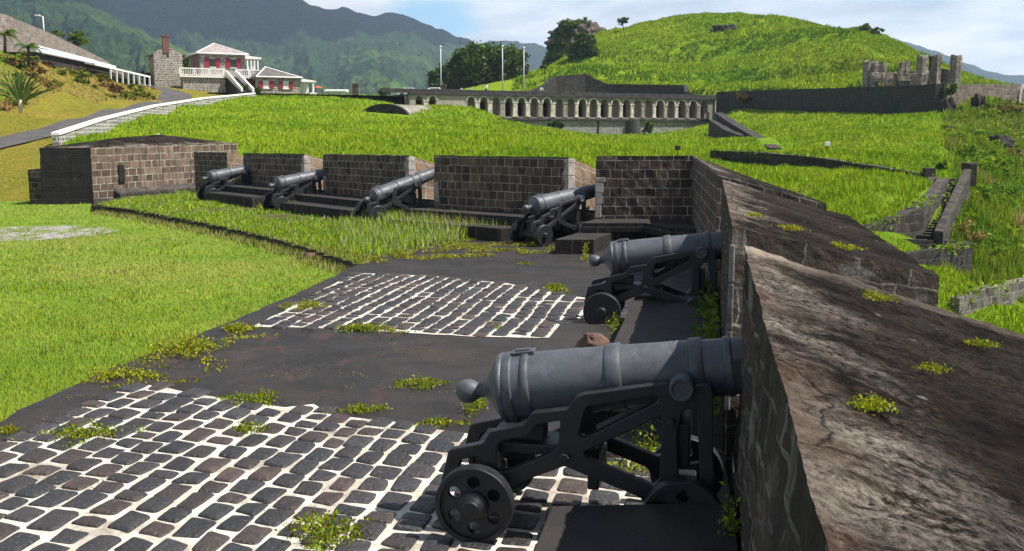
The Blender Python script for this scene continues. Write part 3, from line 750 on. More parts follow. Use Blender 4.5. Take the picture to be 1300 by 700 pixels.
# ------------------------------------------------------------------ cannons
KC = .00242
def cz(x, y): return (x - 862) * .0022, .268 + (560 + (x - 245) * .095 - y) * .00213
TRZ = cz(862, 225)[1] + .01
RX, RZ_ = cz(245, 560)[0], .268
FX = .03
def shape(pts): return [cz(*p) for p in pts]
def fillet(pts, r=.02, n=3):
    out_ = []; N = len(pts)
    for i in range(N):
        p0, p1, p2 = Vector(pts[i - 1]), Vector(pts[i]), Vector(pts[(i + 1) % N])
        a, b = p0 - p1, p2 - p1
        d = min(r, a.length * .4, b.length * .4); A = p1 + a.normalized() * d; B = p1 + b.normalized() * d
        for k in range(n + 1):
            t = k / n; q = A * (1 - t) ** 2 + p1 * 2 * t * (1 - t) + B * t * t; out_.append((q.x, q.y))
    return out_
OUT = shape([(125, 508), (150, 402), (262, 382), (282, 345), (390, 325), (414, 288), (524, 280), (550, 241), (568, 234), (820, 208),
             (826, 232), (840, 252), (862, 262), (884, 252), (898, 232), (904, 219), (942, 220), (950, 240), (962, 668), (905, 668), (800, 645), (748, 566),
             (514, 458), (354, 516), (296, 605), (200, 605), (212, 500), (250, 452), (240, 418), (184, 428), (160, 512)])
HOLES = [[(298, 388), (308, 372), (398, 355), (428, 318), (505, 308), (498, 395), (480, 418), (345, 478), (298, 478)],
         [(574, 268), (782, 240), (800, 248), (792, 268), (574, 378), (552, 362)],
         [(568, 416), (806, 302), (812, 330), (806, 520), (786, 540), (578, 442)],
         [(862, 290), (912, 284), (930, 560), (884, 572), (856, 520), (848, 370)]]
def make_cannon(spoked=True, elev=9.5):
    root = empty('cannon')
    hs = [fillet(shape(h), .03) for h in HOLES]
    for sgn in (-1, 1):
        ck = plate('carriage_cheek', fillet(OUT, .018), hs, .08, M['iron_b'], root, Matrix.Translation((0, sgn * .31, 0)), bevel=.009)
        for (x, y) in ((515, 432), (832, 328)):
            mb = MB(); a, z = cz(x, y); mb.lathe([(sgn * .345, .034), (sgn * .375, .034), (sgn * .382, .027), (sgn * .382, 0)], 6, M=Matrix.Translation((a, 0, z)), axis='y'); mb.build('bolt', M['iron_b'], ck)
        mb = MB()                                                   # cap square over the trunnion
        pts = [(.112 * math.cos(t), sgn * .31, TRZ + .112 * math.sin(t)) for t in [R(10 + k * 16) for k in range(11)]]
    # trunnion sits in the cups
    bar = bpy.data.objects.new('barrel', None)
    prof = [(-1.62, 0), (-1.617, .03), (-1.60, .062), (-1.575, .079), (-1.54, .086), (-1.50, .082), (-1.468, .064), (-1.45, .052), (-1.41, .054), (-1.38, .075), (-1.36, .105),
            (-1.335, .15), (-1.31, .19), (-1.285, .215), (-1.28, .238), (-1.262, .25), (-1.245, .25), (-1.235, .243), (-1.225, .247), (-1.2, .252), (-1.175, .25), (-1.165, .238),
            (-1.13, .236), (-1.10, .235), (-1.095, .244), (-1.08, .25), (-1.06, .25), (-1.047, .244), (-1.042, .234), (-.8, .229), (-.515, .223), (-.51, .232), (-.49, .238), (-.43, .238), (-.41, .231), (-.405, .219),
            (-.2, .212), (.05, .205), (.055, .214), (.07, .219), (.125, .218), (.14, .211), (.145, .198), (.28, .195), (.285, .203), (.30, .207), (.325, .206), (.34, .193), (.8, .172), (1.1, .162), (1.115, .17), (1.14, .172), (1.155, .164),
            (1.25, .172), (1.33, .192), (1.37, .196), (1.395, .186), (1.41, .165), (1.41, .075), (1.1, .072), (1.1, 0)]
    T = Matrix.Translation((0, 0, TRZ + .03)) @ Matrix.Rotation(R(-elev), 4, 'Y')
    mb = MB(); mb.lathe(prof, 48, M=T)
    def rb(c, nn):
        return c + nn * noise.fractal(c * 9, .8, 2, 3) * .0012
    b = mb.build('barrel', M['iron'], root, smooth=True, disp=rb); autosmooth(b, 38)
    tt = Matrix.Translation((0, 0, TRZ))
    for sgn in (-1, 1):
        mb = MB(); mb.lathe([(sgn * .19, .082), (sgn * .415, .081), (sgn * .425, .074), (sgn * .425, .06), (sgn * .418, .052), (sgn * .418, 0)], 28, M=tt, axis='y')
        tr = mb.build('trunnion', M['iron'], b, smooth=True); autosmooth(tr, 35)
    mb = MB(); mb.box((-1.09, 0, .238), (.17, .12, .035), 0, T); mb.box((-1.09, 0, .252), (.11, .055, .03), 0, T)
    mb.build('vent_patch', M['iron'], b, bevel=.006)
    mb = MB(); rr = random.Random(5)
    for k in range(16):
        a_ = rr.uniform(-.22, -.02); t_ = rr.uniform(-.28, .28); r0 = .206
        mb.lathe([(-.012, .014), (0, .013), (.004, .003)], 6, M=T @ Matrix.Translation((a_, r0 * math.sin(t_), r0 * math.cos(t_))) @ Matrix.Rotation(-math.pi / 2, 4, 'Y'))
    mb.build('vent_crest', M['iron'], b, smooth=True).name = 'worn_crest'
    # axles
    for ax, w_ in ((RX, .62), (FX, .62)):
        mb = MB(); mb.box((ax, 0, RZ_ + .015), (.15, .53, .15)); mb.build('axle_bed', M['iron_b'], root, bevel=.012)
        mb = MB(); mb.lathe([(-.56, 0), (-.56, .05), (.56, .05), (.56, 0)], 20, M=Matrix.Translation((ax, 0, RZ_)), axis='y'); a = mb.build('axle', M['iron_b'], root, smooth=True); autosmooth(a)
    # transom, stool bed and quoin
    mb = MB(); mb.box((-.02, 0, TRZ - .42), (.16, .53, .3)); mb.build('transom', M['iron_b'], root, bevel=.012)
    mb = MB(); mb.box((-.98, 0, .575), (.85, .34, .075), 0); mb.box((-1.33, 0, .44), (.09, .30, .19)); mb.box((-.58, 0, .44), (.08, .53, .19)); mb.build('stool_bed', M['iron_b'], root, bevel=.012)
    mb = MB(); mb.prism([(-1.3, -.1), (-.95, -.1), (-.95, .1), (-1.3, .1)], .616, [.68, .73, .73, .68]); mb.build('quoin_wedge', M['iron_b'], root, bevel=.006)
    for ax in (RX, FX):
        for sgn in (-1, 1):
            C = Matrix.Translation((ax, sgn * .475, RZ_))
            if spoked:
                holes = [circ(.158 * math.cos(R(30 + 60 * k)), .158 * math.sin(R(30 + 60 * k)), .047, 18) for k in range(6)]
                wh = plate('wheel', circ(0, 0, .262, 56), holes, .05, M['iron_b'], root, C, bevel=.004)
                mb = MB(); mb.lathe([(-.052, .232), (-.052, .262), (-.046, .268), (.046, .268), (.052, .262), (.052, .232), (-.052, .232)], 56, M=C, axis='y')
                rm = mb.build('rim', M['iron_b'], wh, smooth=True); autosmooth(rm, 30)
            else:
                mb = MB(); mb.lathe([(-.062, 0), (-.062, .255), (-.054, .265), (.054, .265), (.062, .255), (.062, 0)], 56, M=C, axis='y')
                wh = mb.build('wheel', M['iron_b'], root, smooth=True); autosmooth(wh, 30)
            mb = MB(); mb.lathe([(sgn * .02, .105), (sgn * .05, .1), (sgn * .066, .07), (sgn * .125, .062), (sgn * .132, .055), (sgn * .132, 0)], 28, M=C, axis='y')
            hb = mb.build('hub', M['iron_b'], wh, smooth=True); autosmooth(hb, 35)
    return root
def place(root, px, py, d, label, roll=0):
    """near rear truck touches the ground at pixel px,py"""
    d = Vector(d).normalized(); a = math.atan2(d.y, d.x)
    g = PZ(px, py, roll)
    root.location = g - Matrix.Rotation(a, 3, 'Z') @ Vector((RX, -.475, 0))
    root.rotation_euler = (0, 0, a); tag(root, label, 'cannon', 'cannons lined up along the battery')
c1 = make_cannon(True, 8.4); place(c1, 603, 688, (WN.x, WN.y), 'nearest and largest black cannon, its wheels pierced with six round holes')
c2 = make_cannon(False, 8.4); place(c2, 764, 419, (WN.x + .0, WN.y + .02), 'second cannon along the wall, its solid wheel beside the low slab with the red rock')
def another(src, elev, px, py, d, label, z=0):
    c = copy_tree(src)
    place(c, px, py, d, label, z)
    bpy.context.view_layer.update()
    for ch in children(c):
        if ch.name.startswith('barrel'):
            # tilt the gun about its trunnions
            T = Matrix.Translation((0, 0, TRZ)) @ Matrix.Rotation(R(-elev), 4, 'Y') @ Matrix.Translation((0, 0, -TRZ))
            ch.matrix_local = T
    return c
DL = (LN + Vector((.03, -.03))).normalized()
another(c2, 0, 690, 313, (DL.x, DL.y), 'third cannon, standing in front of the pale corner stones where the back line begins')
another(c2, 9, 480, 285, (DL.x + .1, DL.y), 'fourth cannon, its barrel raised the steepest, tall seed grass around its carriage', .16)
another(c2, 1.5, 358, 270, (DL.x + .05, DL.y), 'fifth cannon, next to last along the back line with grass up to its wheels', .12)
another(c2, 1.5, 271, 257, (DL.x + .05, DL.y), 'farthest cannon, smallest in view, beside the corner traverse', .15)

# ------------------------------------------------------------------ loose rocks
def rock(name, c, r, mat, label, cat='rock', sq=(1, 1, .7), seed=0, parent=None, jag=0):
    bm = bmesh.new(); bmesh.ops.create_icosphere(bm, subdivisions=5 if jag else 4, radius=1)
    for v in bm.verts:
        n_ = v.co.normalized()
        d = 1 + noise.fractal(n_ * 1.3 + Vector((seed, 0, 0)), 1, 2, 4) * .45
        q = n_ * d
        for ax in (Vector((.8, .3, .5)), Vector((-.6, .7, .35)), Vector((.1, -.9, .4)), Vector((0, .2, 1)), Vector((-.7, -.6, .2))):
            ax = ax.normalized(); h = q.dot(ax)
            if h > .68: q -= ax * (h - .68) * .8
        if jag: q *= 1 + jag * (noise.fractal(n_ * 3.1 + Vector((0, seed, 0)), .7, 2.2, 5) - .35 * abs(noise.noise(n_ * 5 + Vector((0, 0, seed)))))
        v.co = Vector((q.x * sq[0], q.y * sq[1], q.z * sq[2])) * r
    for f in bm.faces: f.smooth = True
    me = bpy.data.meshes.new(name); bm.to_mesh(me); bm.free(); me.materials.append(mat)
    o = bpy.data.objects.new(name, me); col.objects.link(o); o.location = c
    if parent is not None: o.parent = parent
    if label: tag(o, label, cat)
    return o
rock('rock', PZ(753, 440, .1) + Vector((0, 0, .07)), .17, M['rock'], 'reddish brown rock lying on the low black slab behind the nearest barrel', seed=2, sq=(1.15, .9, .8))
rock('boulder', PZ(394, 330, LZ) + Vector((0, 0, .05)), .22, M['rock'], 'round brown boulder half sunk in the lawn under the kerb', seed=5)

# ------------------------------------------------------------------ weeds on the paving
def weed(px, py, wpx, hpx, label, z=0, n=420, size=.021, tall=.09, seed=0, yellow=.3, Y=None):
    c = PZ(px, py, z) if Y is None else PY(px, py, Y)
    sx = .74 * wpx / 1260 * c.y / 2; sy = max(.04, .72 * hpx * (c.y ** 2) / (F * max(.4, EYE - c.z)) / 2); n = int(n * .8); size *= .9
    lr = np.random.default_rng(seed + 100); P = []
    runs = 7 + int(sx * 16)
    for r_ in range(runs):                                        # creeping runners
        a = lr.uniform(0, 2 * np.pi); q = np.array([lr.normal() * sx * .38, lr.normal() * sy * .38])
        k = n // runs; ang = a
        for i in range(k):
            if i % 3 == 0:
                ang += lr.normal() * .5; q = q + np.array([math.cos(ang) * sx, math.sin(ang) * sy]) * .06
            hh = tall * abs(lr.normal()) * .45 * math.exp(-((q[0] / sx) ** 2 + (q[1] / sy) ** 2) * .7)
            P.append((q[0] + lr.normal() * (.02 + sx * .09), q[1] + lr.normal() * (.02 + sy * .12), .012 + hh))
    P = np.array(P); t = lr.uniform(0, 1, len(P)) ** 1.3
    cols_ = mixcol((.10, .20, .012), (.32, .31, .018), np.clip(t + yellow - .3, 0, 1))
    rd_ = lr.uniform(0, 1, len(P)) < .08; cols_[rd_] = np.array([.22, .12, .04]) * lr.uniform(.5, 1.1, (rd_.sum(), 1)); cols_ *= lr.uniform(.75, 1.15, (len(P), 1)); tri = leaf_quads(P, lr.uniform(.45, 1.3, len(P)) * size, up=-.5)
    o = bulk('weed_creeper', tri, cols_, M['leaf'], nper=4); o.location = c
    tag(o, label, 'weed', 'weeds growing out of the stone'); return o
weed(405, 682, 100, 55, 'leafy creeping weed among the cobbles at the bottom edge of the picture', n=1300, seed=1, tall=.16)
weed(110, 556, 95, 28, 'bushy creeping weed growing in the near cobbles close to the reddish kerb', n=1000, seed=2, tall=.14)
weed(318, 549, 46, 16, 'small round weed tuft in the middle of the near cobbles', n=420, seed=3, tall=.1)
weed(325, 508, 80, 22, 'weed strip along the far edge of the near cobbles, above the round tuft', n=800, seed=4, tall=.1)
weed(527, 490, 92, 18, 'isolated weed mat on the black pavement left of the nearest breech', n=800, seed=5, tall=.08)
weed(455, 523, 78, 14, 'weed strip on the upper edge of the near cobbles left of the breech knob', n=600, seed=6, tall=.07, yellow=.4)
weed(555, 540, 75, 12, 'thin weed line where cobbles meet pavement just under the breech knob', n=550, seed=7, tall=.06, yellow=.4)
weed(600, 522, 42, 34, 'weed clump tucked behind the nearest breech under the cascabel', n=520, seed=8, tall=.2)
weed(235, 447, 120, 42, 'broad yellow green weed bed between lawn and pavement', n=2200, seed=9, tall=.13, yellow=.55, size=.027)
weed(150, 482, 120, 20, 'yellowish weed fringe along the kerb where the near cobbles start', n=1300, seed=10, tall=.1, yellow=.6, size=.024)
weed(300, 421, 60, 14, 'yellowish weed patch at the outer corner of the second cobble field', n=700, seed=11, tall=.1, yellow=.55, size=.026)
weed(465, 420, 120, 9, 'long weed strip on the near edge of the second cobble field', n=1000, seed=12, tall=.1, size=.027)
weed(385, 390, 66, 13, 'weed patch on the left edge of the second cobble field', n=700, seed=13, tall=.1, size=.027, yellow=.5)
weed(708, 369, 52, 13, 'weed patch where the second cobble field meets the black slab by the second cannon', n=600, seed=14, tall=.12, size=.03)
weed(742, 328, 14, 24, 'upright weed beside the second breech knob', n=260, seed=15, tall=.5, size=.035)
weed(12, 549, 40, 9, 'yellow weed scrap on the red kerb at the left edge', n=260, seed=16, tall=.05, yellow=.7)
weed(633, 418, 12, 5, 'tiny weed sprig between second cobble field and pavement', n=60, seed=17, tall=.05)
weed(780, 420, 22, 26, 'grassy weed on the low slab beside the red rock', n=300, seed=18, tall=.25, z=.1)
weed(815, 585, 90, 40, 'shaded weeds on the ground under the nearest carriage', n=700, seed=19, tall=.3, size=.03)
weed(925, 690, 40, 30, 'dark leafy weed against the wall foot on the near platform', n=300, seed=20, tall=.35, z=.32)
weed(668, 336, 30, 5, 'small yellow weed on the pavement below the third cannon', n=150, seed=21, tall=.04, size=.026)
def top_z(px, py, g, zA, drop, thick):
    A, B, Ao, Bo = g; z = zA - drop * .5
    for _ in range(12):
        q = PZ(px, py, z); d = (Vector((q.x, q.y)) - A).dot(WN); z = zA - drop * d / thick
    return z + .01
for (px, py, w_, h_, n_, lab) in ((1112, 379, 36, 14, 420, 'small green weed high on the near parapet slope'), (1245, 441, 46, 10, 260, 'yellow weed scrap on the near parapet slope by the right edge'),
                               (1107, 521, 34, 14, 420, 'green weed rosette on the middle of the near parapet slope'), (1183, 473, 26, 8, 160, 'tiny pale weed on the near parapet slope between the other two')):
    weed(px, py, w_, h_, lab, z=top_z(px, py, g0, ZT, .6, 2.3), n=int(n_ * 1.6), tall=.03, size=.0085, seed=px, yellow=.45)
for (px, py, w_, h_, n_, lab) in ((1080, 316, 50, 12, 420, 'yellow weed on the end of the second parapet slope'), (1005, 292, 40, 9, 300, 'yellow moss weed on the inner half of the second parapet slope'), (958, 276, 34, 5, 200, 'yellow weed near the inner arris of the second parapet')):
    weed(px, py, w_, h_, lab, z=top_z(px, py, g1, 2.03, .5, 1.82), n=n_, tall=.03, size=.015, seed=px, yellow=.7)

# ------------------------------------------------------------------ lawn blades
def world_sample(n, x0, x1, y0, y1, z):
    px = rng.uniform(x0, x1, n); py = rng.uniform(y0, y1, n); v = py - 350
    fy = F * CP - v * SP; b = -(F * SP + v * CP) / fy; Y = (z - EYE) / b
    return (px - 650) / fy * Y, Y
X, Y = world_sample(470000, -430, 470, 250, 690, LZ)
edge_full = [(p.x, p.y) for p in pav] 
lawn_in = [(p[0], p[1]) for p in [Vector((-60, .8)), Vector((-60, 48))]] + [tuple(P2(PZ(-10, 256, LZ))), tuple(P2(PZ(60, 256, LZ))), tuple(P2(PY(120, 254, 42.3)))] + edge_full
keep = inpoly(X, Y, lawn_in)
X, Y = X[keep], Y[keep]
g = vnoise(X, Y, .45, 1); g2 = vnoise(X, Y, 2.2, 2)
gp = inpoly(X, Y, [tuple(P2(PZ(x, y, LZ))) for x, y in [(-40, 292), (30, 286), (90, 285), (135, 287), (156, 292), (120, 300), (60, 305), (0, 307), (-60, 309)]])
px_ = 650 + 1245 * X / Y
thin = np.where(gp, .78 - .6 * (g2 + .5 * g > .05), 0); k2 = rng.uniform(0, 1, len(X)) > thin
X, Y, g, g2, px_ = X[k2], Y[k2], g[k2], g2[k2], px_[k2]
near = np.clip((18 - Y) / 10, 0, 1)
h = rng.uniform(.03, .075, len(X)) * (1 + .5 * g2) * (1 + .5 * (vnoise(X, Y, .9, 6) > .25))
wd = np.clip(Y * .0009, .008, .03)
t = np.clip(.42 + .55 * g + .45 * g2 + rng.normal(0, .2, len(X)), 0, 1)
cols_ = mixcol((.15, .27, .018), (.33, .40, .045), t)
pt = np.clip((vnoise(X, Y, .17, 21) + .35 * g2 - .12) * 2.2, 0, 1) * .75 + np.clip((px_ - 60) / 250, 0, 1) * np.clip((Y - 22) / 6, 0, 1) * .35 * (g > -.1); cols_ = cols_ * (1 - pt[:, None]) + np.array([.37, .35, .08]) * pt[:, None]; dry = rng.uniform(0, 1, len(X)) < (.08 + .3 * np.clip(g2 - .3, 0, 1) + .1 * pt); cols_[dry] = np.array([.34, .34, .12]) * rng.uniform(.7, 1.1, (dry.sum(), 1))
o = bulk('lawn_grass', blade_tris(np.stack([X, Y, np.full_like(X, LZ - .01)], 1), h, wd, .7), cols_ , M['blade']); tag(o, 'short bright green lawn left of the paving', 'grass', kind='stuff')
# tall grass on the inner terrace
X, Y = world_sample(150000, 110, 700, 240, 335, 0)
keep = inpoly(X, Y, terr); g = vnoise(X, Y, .5, 4)
px_ = 650 + F * X / Y; py_ = 170 + F * EYE / Y
bare = (((px_ - 415) / 75) ** 2 + ((py_ - 283) / 7) ** 2 < 1) | (((px_ - 470) / 130) ** 2 + ((py_ - 322) / 12) ** 2 < 1) | (((px_ - 290) / 60) ** 2 + ((py_ - 272) / 4) ** 2 < 1)
bare &= rng.uniform(0, 1, len(X)) > .18
keep &= ~bare & (g > -.45)
X, Y, px_, py_, g = X[keep], Y[keep], px_[keep], py_[keep], g[keep]
tallm = np.clip((py_ - 266) / 30, 0, 1) * (px_ > 430) + (np.abs(py_ - 262 - (px_ - 330) * .15) < 8) * .9 * (px_ > 225)
h = rng.uniform(.05, .14, len(X)) * (1 + .4 * g) + tallm * rng.uniform(.0, .22, len(X))
t = np.clip(.4 + .5 * g + rng.normal(0, .25, len(X)), 0, 1)
cols_ = mixcol((.15, .29, .010), (.31, .38, .03), t); dry = rng.uniform(0, 1, len(X)) < .1 + .15 * tallm
cols_[dry] = np.array([.42, .40, .24]) * rng.uniform(.7, 1.1, (dry.sum(), 1))
o = bulk('terrace_grass', blade_tris(np.stack([X, Y, zt(X, Y)], 1), h, np.clip(Y * .0011, .02, .04), .5), cols_, M['blade']); tag(o, 'tall green and straw grass growing over the inner terrace', 'grass', kind='stuff')
# rank brownish grass along the foot and lip of the kerb
q_ = [kerb[0].lerp(kerb[1], 0)] ; P = []; hk = []
for a_, b_ in zip(kerb, kerb[1:]):
    for k in range(int((b_ - a_).length * 420)):
        p = a_.lerp(b_, random.random()); nn_ = (b_ - a_).normalized(); sd_ = Vector((nn_.y, -nn_.x)); sd_ = sd_ if sd_.y < 0 else -sd_
        if noise.noise(Vector((p.x * .8, p.y * .8, 5))) < -.28: continue
        if random.random() < .62: r = abs(random.gauss(0, .22)) + .03; q = p + sd_ * r; P.append((q.x, q.y, LZ)); hk.append(random.uniform(.06, .22))
        else: r = abs(random.gauss(0, .15)); q = p - sd_ * r; P.append((q.x, q.y, .0)); hk.append(random.uniform(.03, .12))
P = np.array(P); hk = np.array(hk); c = mixcol((.15, .22, .02), (.34, .29, .12), rng.uniform(0, 1, len(P)))
o = bulk('kerb_grass', blade_tris(P, hk, .026, .6), c, M['blade']); tag(o, 'rank straw and green grass along the kerb between lawn and terrace', 'grass', kind='stuff')
# low yellow weeds over the pavement strip between the terrace and the back line
X, Y = world_sample(26000, 380, 735, 296, 345, 0)
keep = inpoly(X, Y, [tuple(P2(PZ(x, y, 0))) for x, y in [(400, 318), (460, 308), (580, 305), (640, 302), (735, 318), (690, 322), (560, 330), (480, 334), (440, 330)]]) & (vnoise(X, Y, 1.6, 9) > -.05)
X, Y = X[keep], Y[keep]
o = bulk('mossy_weeds', leaf_quads(np.stack([X, Y, rng.uniform(.005, .05, len(X))], 1), .035, up=-.6), mixcol((.14, .19, .02), (.33, .28, .04), rng.uniform(0, 1, len(X))), M['leaf'], nper=4); tag(o, 'low yellow green weeds spread over dark paving', 'weeds', kind='stuff')
# moss and seedlings in the cobble joints
X, Y = world_sample(16000, -60, 900, 345, 700, 0); mk = (vnoise(X, Y, 1.1, 61) + .5 * vnoise(X, Y, 4.5, 62) > .34) & ~inpoly(X, Y, lawn_in); X, Y = X[mk], Y[mk]
o = bulk('joint_moss', leaf_quads(np.stack([X, Y, rng.uniform(.006, .03, len(X))], 1), rng.uniform(.006, .016, len(X)) * np.clip(Y / 9, .8, 1.6), up=-.6), mixcol((.07, .11, .015), (.27, .24, .06), rng.uniform(0, 1, len(X))), M['leaf'], nper=4); tag(o, 'specks of moss and seedlings in the paving joints', 'moss', kind='stuff')
# fringe of weeds at the wall feet
P = []
for (A, B, n, d0, z) in ((m1a, m1b, WN, .05, .42), (L5b + Vector((-.3, -.8)), L6b + Vector((-1.5, -2.2)), LN, .3, .0)):
    for k in range(700):
        q = A.lerp(B, random.random()) - n * (d0 + abs(random.gauss(0, .12))); P.append((q.x, q.y, z + abs(random.gauss(0, .1))))
P = np.array(P); o = bulk('wall_foot_weeds', leaf_quads(P, .05), mixcol((.06, .12, .015), (.17, .22, .03), rng.uniform(0, 1, len(P))), M['leaf'], nper=4); tag(o, 'green weeds along the wall feet', 'weeds', kind='stuff')
# ------------------------------------------------------------------ terrain beyond the battery (thin plate spline through surveyed points)
def tps(P, Z, lam=1e-4):
    P = np.array(P, float) / 50; Z = np.array(Z, float); n = len(P)
    d2 = ((P[:, None] - P[None]) ** 2).sum(-1); K = .5 * d2 * np.log(d2 + 1e-12) + lam * np.eye(n)
    A = np.zeros((n + 3, n + 3)); A[:n, :n] = K; A[:n, n] = 1; A[:n, n + 1:] = P; A[n, :n] = 1; A[n + 1:, :n] = P.T
    w_ = np.linalg.solve(A, np.r_[Z, 0, 0, 0])
    def f(x, y):
        x = np.atleast_1d(np.asarray(x, float)) / 50; y = np.atleast_1d(np.asarray(y, float)) / 50; r = np.zeros(x.shape)
        flat = np.stack([x.ravel(), y.ravel()], 1); out_ = np.zeros(len(flat))
        for i in range(0, len(flat), 20000):
            q = flat[i:i + 20000]; d = ((q[:, None] - P[None]) ** 2).sum(-1)
            out_[i:i + 20000] = (.5 * d * np.log(d + 1e-12)) @ w_[:n] + w_[n] + q @ w_[n + 1:]
        return out_.reshape(x.shape)
    return f
CT = [(-150, 262, 44), (-150, 200, 58), (0, 257, 44), (50, 254, 44.5), (20, 226, 51), (0, 203, 58), (50, 203, 58), (-150, 172, 72),
      (0, 185, 64), (60, 170, 70), (120, 154, 80), (170, 142, 92), (215, 131, 104), (245, 123, 118),
      (0, 168, 72), (60, 152, 82), (120, 141, 90), (170, 133, 100), (0, 142, 80), (40, 130, 90), (110, 129, 100), (160, 123, 108), (185, 124, 110),
      (0, 84, 92), (30, 86, 96), (60, 92, 102), (100, 93, 110), (150, 105, 116), (190, 111, 124), (-150, 60, 100), (-150, 120, 85),
      (210, 109, 138), (300, 117, 140), (390, 119, 142), (180, 106, 142), (240, 114, 130), (280, 118, 131), (430, 121, 142), (500, 124, 145), (100, 100, 150),
      (70, 187, 62), (130, 164, 78), (200, 144, 100), (260, 131, 116), (325, 122, 130),
      (200, 181, 68), (300, 190, 62), (300, 162, 85), (300, 138, 108), (400, 191, 58), (400, 167, 78), (400, 143, 102), (400, 123, 126),
      (500, 193, 54), (500, 173, 72), (505, 152, 100), (470, 137, 118), (430, 122, 138), (600, 193, 52), (600, 172, 70), (595, 152, 92), (590, 134, 112), (625, 142, 115), (560, 141, 122), (520, 146, 124), (650, 153, 116),
      (700, 193, 52), (700, 177, 75), (700, 163, 122), (760, 180, 80), (760, 169, 130), (760, 194, 56), (830, 190, 58), (830, 166, 138), (850, 177, 90), (905, 158, 142), (905, 176, 85), (905, 191, 66),
      (600, 165, 145), (700, 166, 148), (800, 167, 152), (900, 160, 156), (650, 168, 180),
      (932, 139, 150), (960, 139, 144.5), (1000, 139.5, 136.5), (1050, 140.5, 127), (1100, 141, 118), (1150, 142, 111), (1188, 142, 104.5), (960, 165, 104), (1050, 166, 92), (1150, 166, 84), (1000, 186, 74), (1080, 193, 66), (1140, 200, 60), (1185, 188, 68), (1188, 160, 88),
      (915, 195, 61), (960, 196, 58.5), (1040, 203, 55), (1120, 213, 51), (1165, 219, 49),
      (920, 210, 57), (960, 209, 56.5), (1040, 215, 53), (1120, 223, 49.5), (1160, 228, 47.5), (1000, 235, 44.5), (1060, 255, 40.5), (1105, 281, 38.4), (1135, 270, 39.4), (1163, 258, 40.4), (950, 226, 48), (1178, 243, 43), (1126, 306, 36.7), (1148, 309, 37.1), (1164, 308, 37.7), (1148, 328, 36.2), (1195, 322, 37.9), (1100, 312, 35.6), (1185, 262, 41.4),
      (1300, 140, 112), (1240, 133, 103), (1215, 148, 94), (1222, 178, 74), (1262, 172, 90), (1300, 180, 92), (1250, 208, 66), (1300, 220, 74), (1225, 215, 55), (1232, 258, 46), (1270, 260, 54), (1300, 280, 52), (1235, 302, 42), (1280, 312, 46),
      (1216, 362, 34.8), (1240, 355, 36.4), (1300, 348, 39), (1205, 300, 40), (1170, 306, 38.5), (1222, 414, 32.4), (1250, 414, 33.4), (1300, 402, 35.5), (1210, 416, 31), (1260, 446, 29.5), (1300, 452, 30), (1380, 390, 38.5), (1450, 200, 85), (1450, 350, 42), (1450, 440, 30), (1450, 130, 125)]
TP, TZ = [], []
for px, py, Y in CT:
    p = PY(px, py, Y); TP.append((p.x, p.y)); TZ.append(p.z)
for x, y, z in [(0, 10, -4), (-10, 20, -3.5), (6, 12, -5), (9, 9, -5.5), (14, 14, -5.3), (12, 20, -4.9), (-20, 15, -3.5), (-25, 30, -3), (-5, 33, -3), (3, 30, -2.5), (6, 30, -2.2), (8, 25, -3.5), (10, 30, -2.6), (-12, 38, -3), (-15, 41, -1.5), (-22, 40, -1.6), (-30, 38, -1.6), (14, 30, -3.3), (-12, 47, -1.5), (-9, 44, -1.5), (-16, 56, -.2), (0, 40, -.8), (-5, 42, -.8), (6, 40, -.9), (20, 20, -6), (25, 10, -7), (40, 15, -9), (30, 30, -6)]:
    TP.append((x, y)); TZ.append(z)
HZ0 = tps(TP, TZ)
def HZ(x, y):
    x = np.atleast_1d(np.asarray(x, float)); y = np.atleast_1d(np.asarray(y, float)); px = 650 + F * x / np.maximum(y, 1)
    return HZ0(x, y) - .5 * np.clip((px - 600) / 40, 0, 1) * np.clip((925 - px) / 20, 0, 1) * np.clip((y - 85) / 15, 0, 1) - .22 * np.clip((y - 50) / 10, 0, 1) * np.clip((px - 130) / 40, 0, 1) * np.clip((1190 - px) / 20, 0, 1)
def hz(x, y): return float(HZ(x, y)[0])
WPX = ([40, 62, 78, 100, 116, 130, 140], [30, 70, 130, 200, 260, 325, 330])
def zones(X, Y):
    """0 tall slope grass, 1 mown lawn by the road, 2 scrub bank, 3 bushy ravine"""
    px = 650 + F * X / Y; zn = np.zeros(X.shape, int)
    zn[(px < np.interp(Y, *WPX)) & (X < -15)] = 1
    eb = np.interp(px, [-200, 0, 40, 110, 185, 215], [84, 80, 88, 98, 108, 108]); et = np.interp(px, [-200, 60, 100, 215], [125, 125, 124, 121])
    zn[(px < 212) & (Y > eb) & (Y < et)] = 2
    ravl = np.interp(Y, [36, 44, 48, 56, 66, 80, 95, 104], [1165, 1205, 1208, 1206, 1196, 1190, 1190, 1185])
    zn[(px > ravl) & (Y > 36) & (Y < 112)] = 3
    return zn
ZC = {0: ((.12, .23, .008), (.20, .30, .015)), 1: ((.16, .17, .018), (.30, .22, .035)), 2: ((.18, .17, .03), (.28, .17, .05)), 3: ((.06, .12, .012), (.13, .14, .03))}
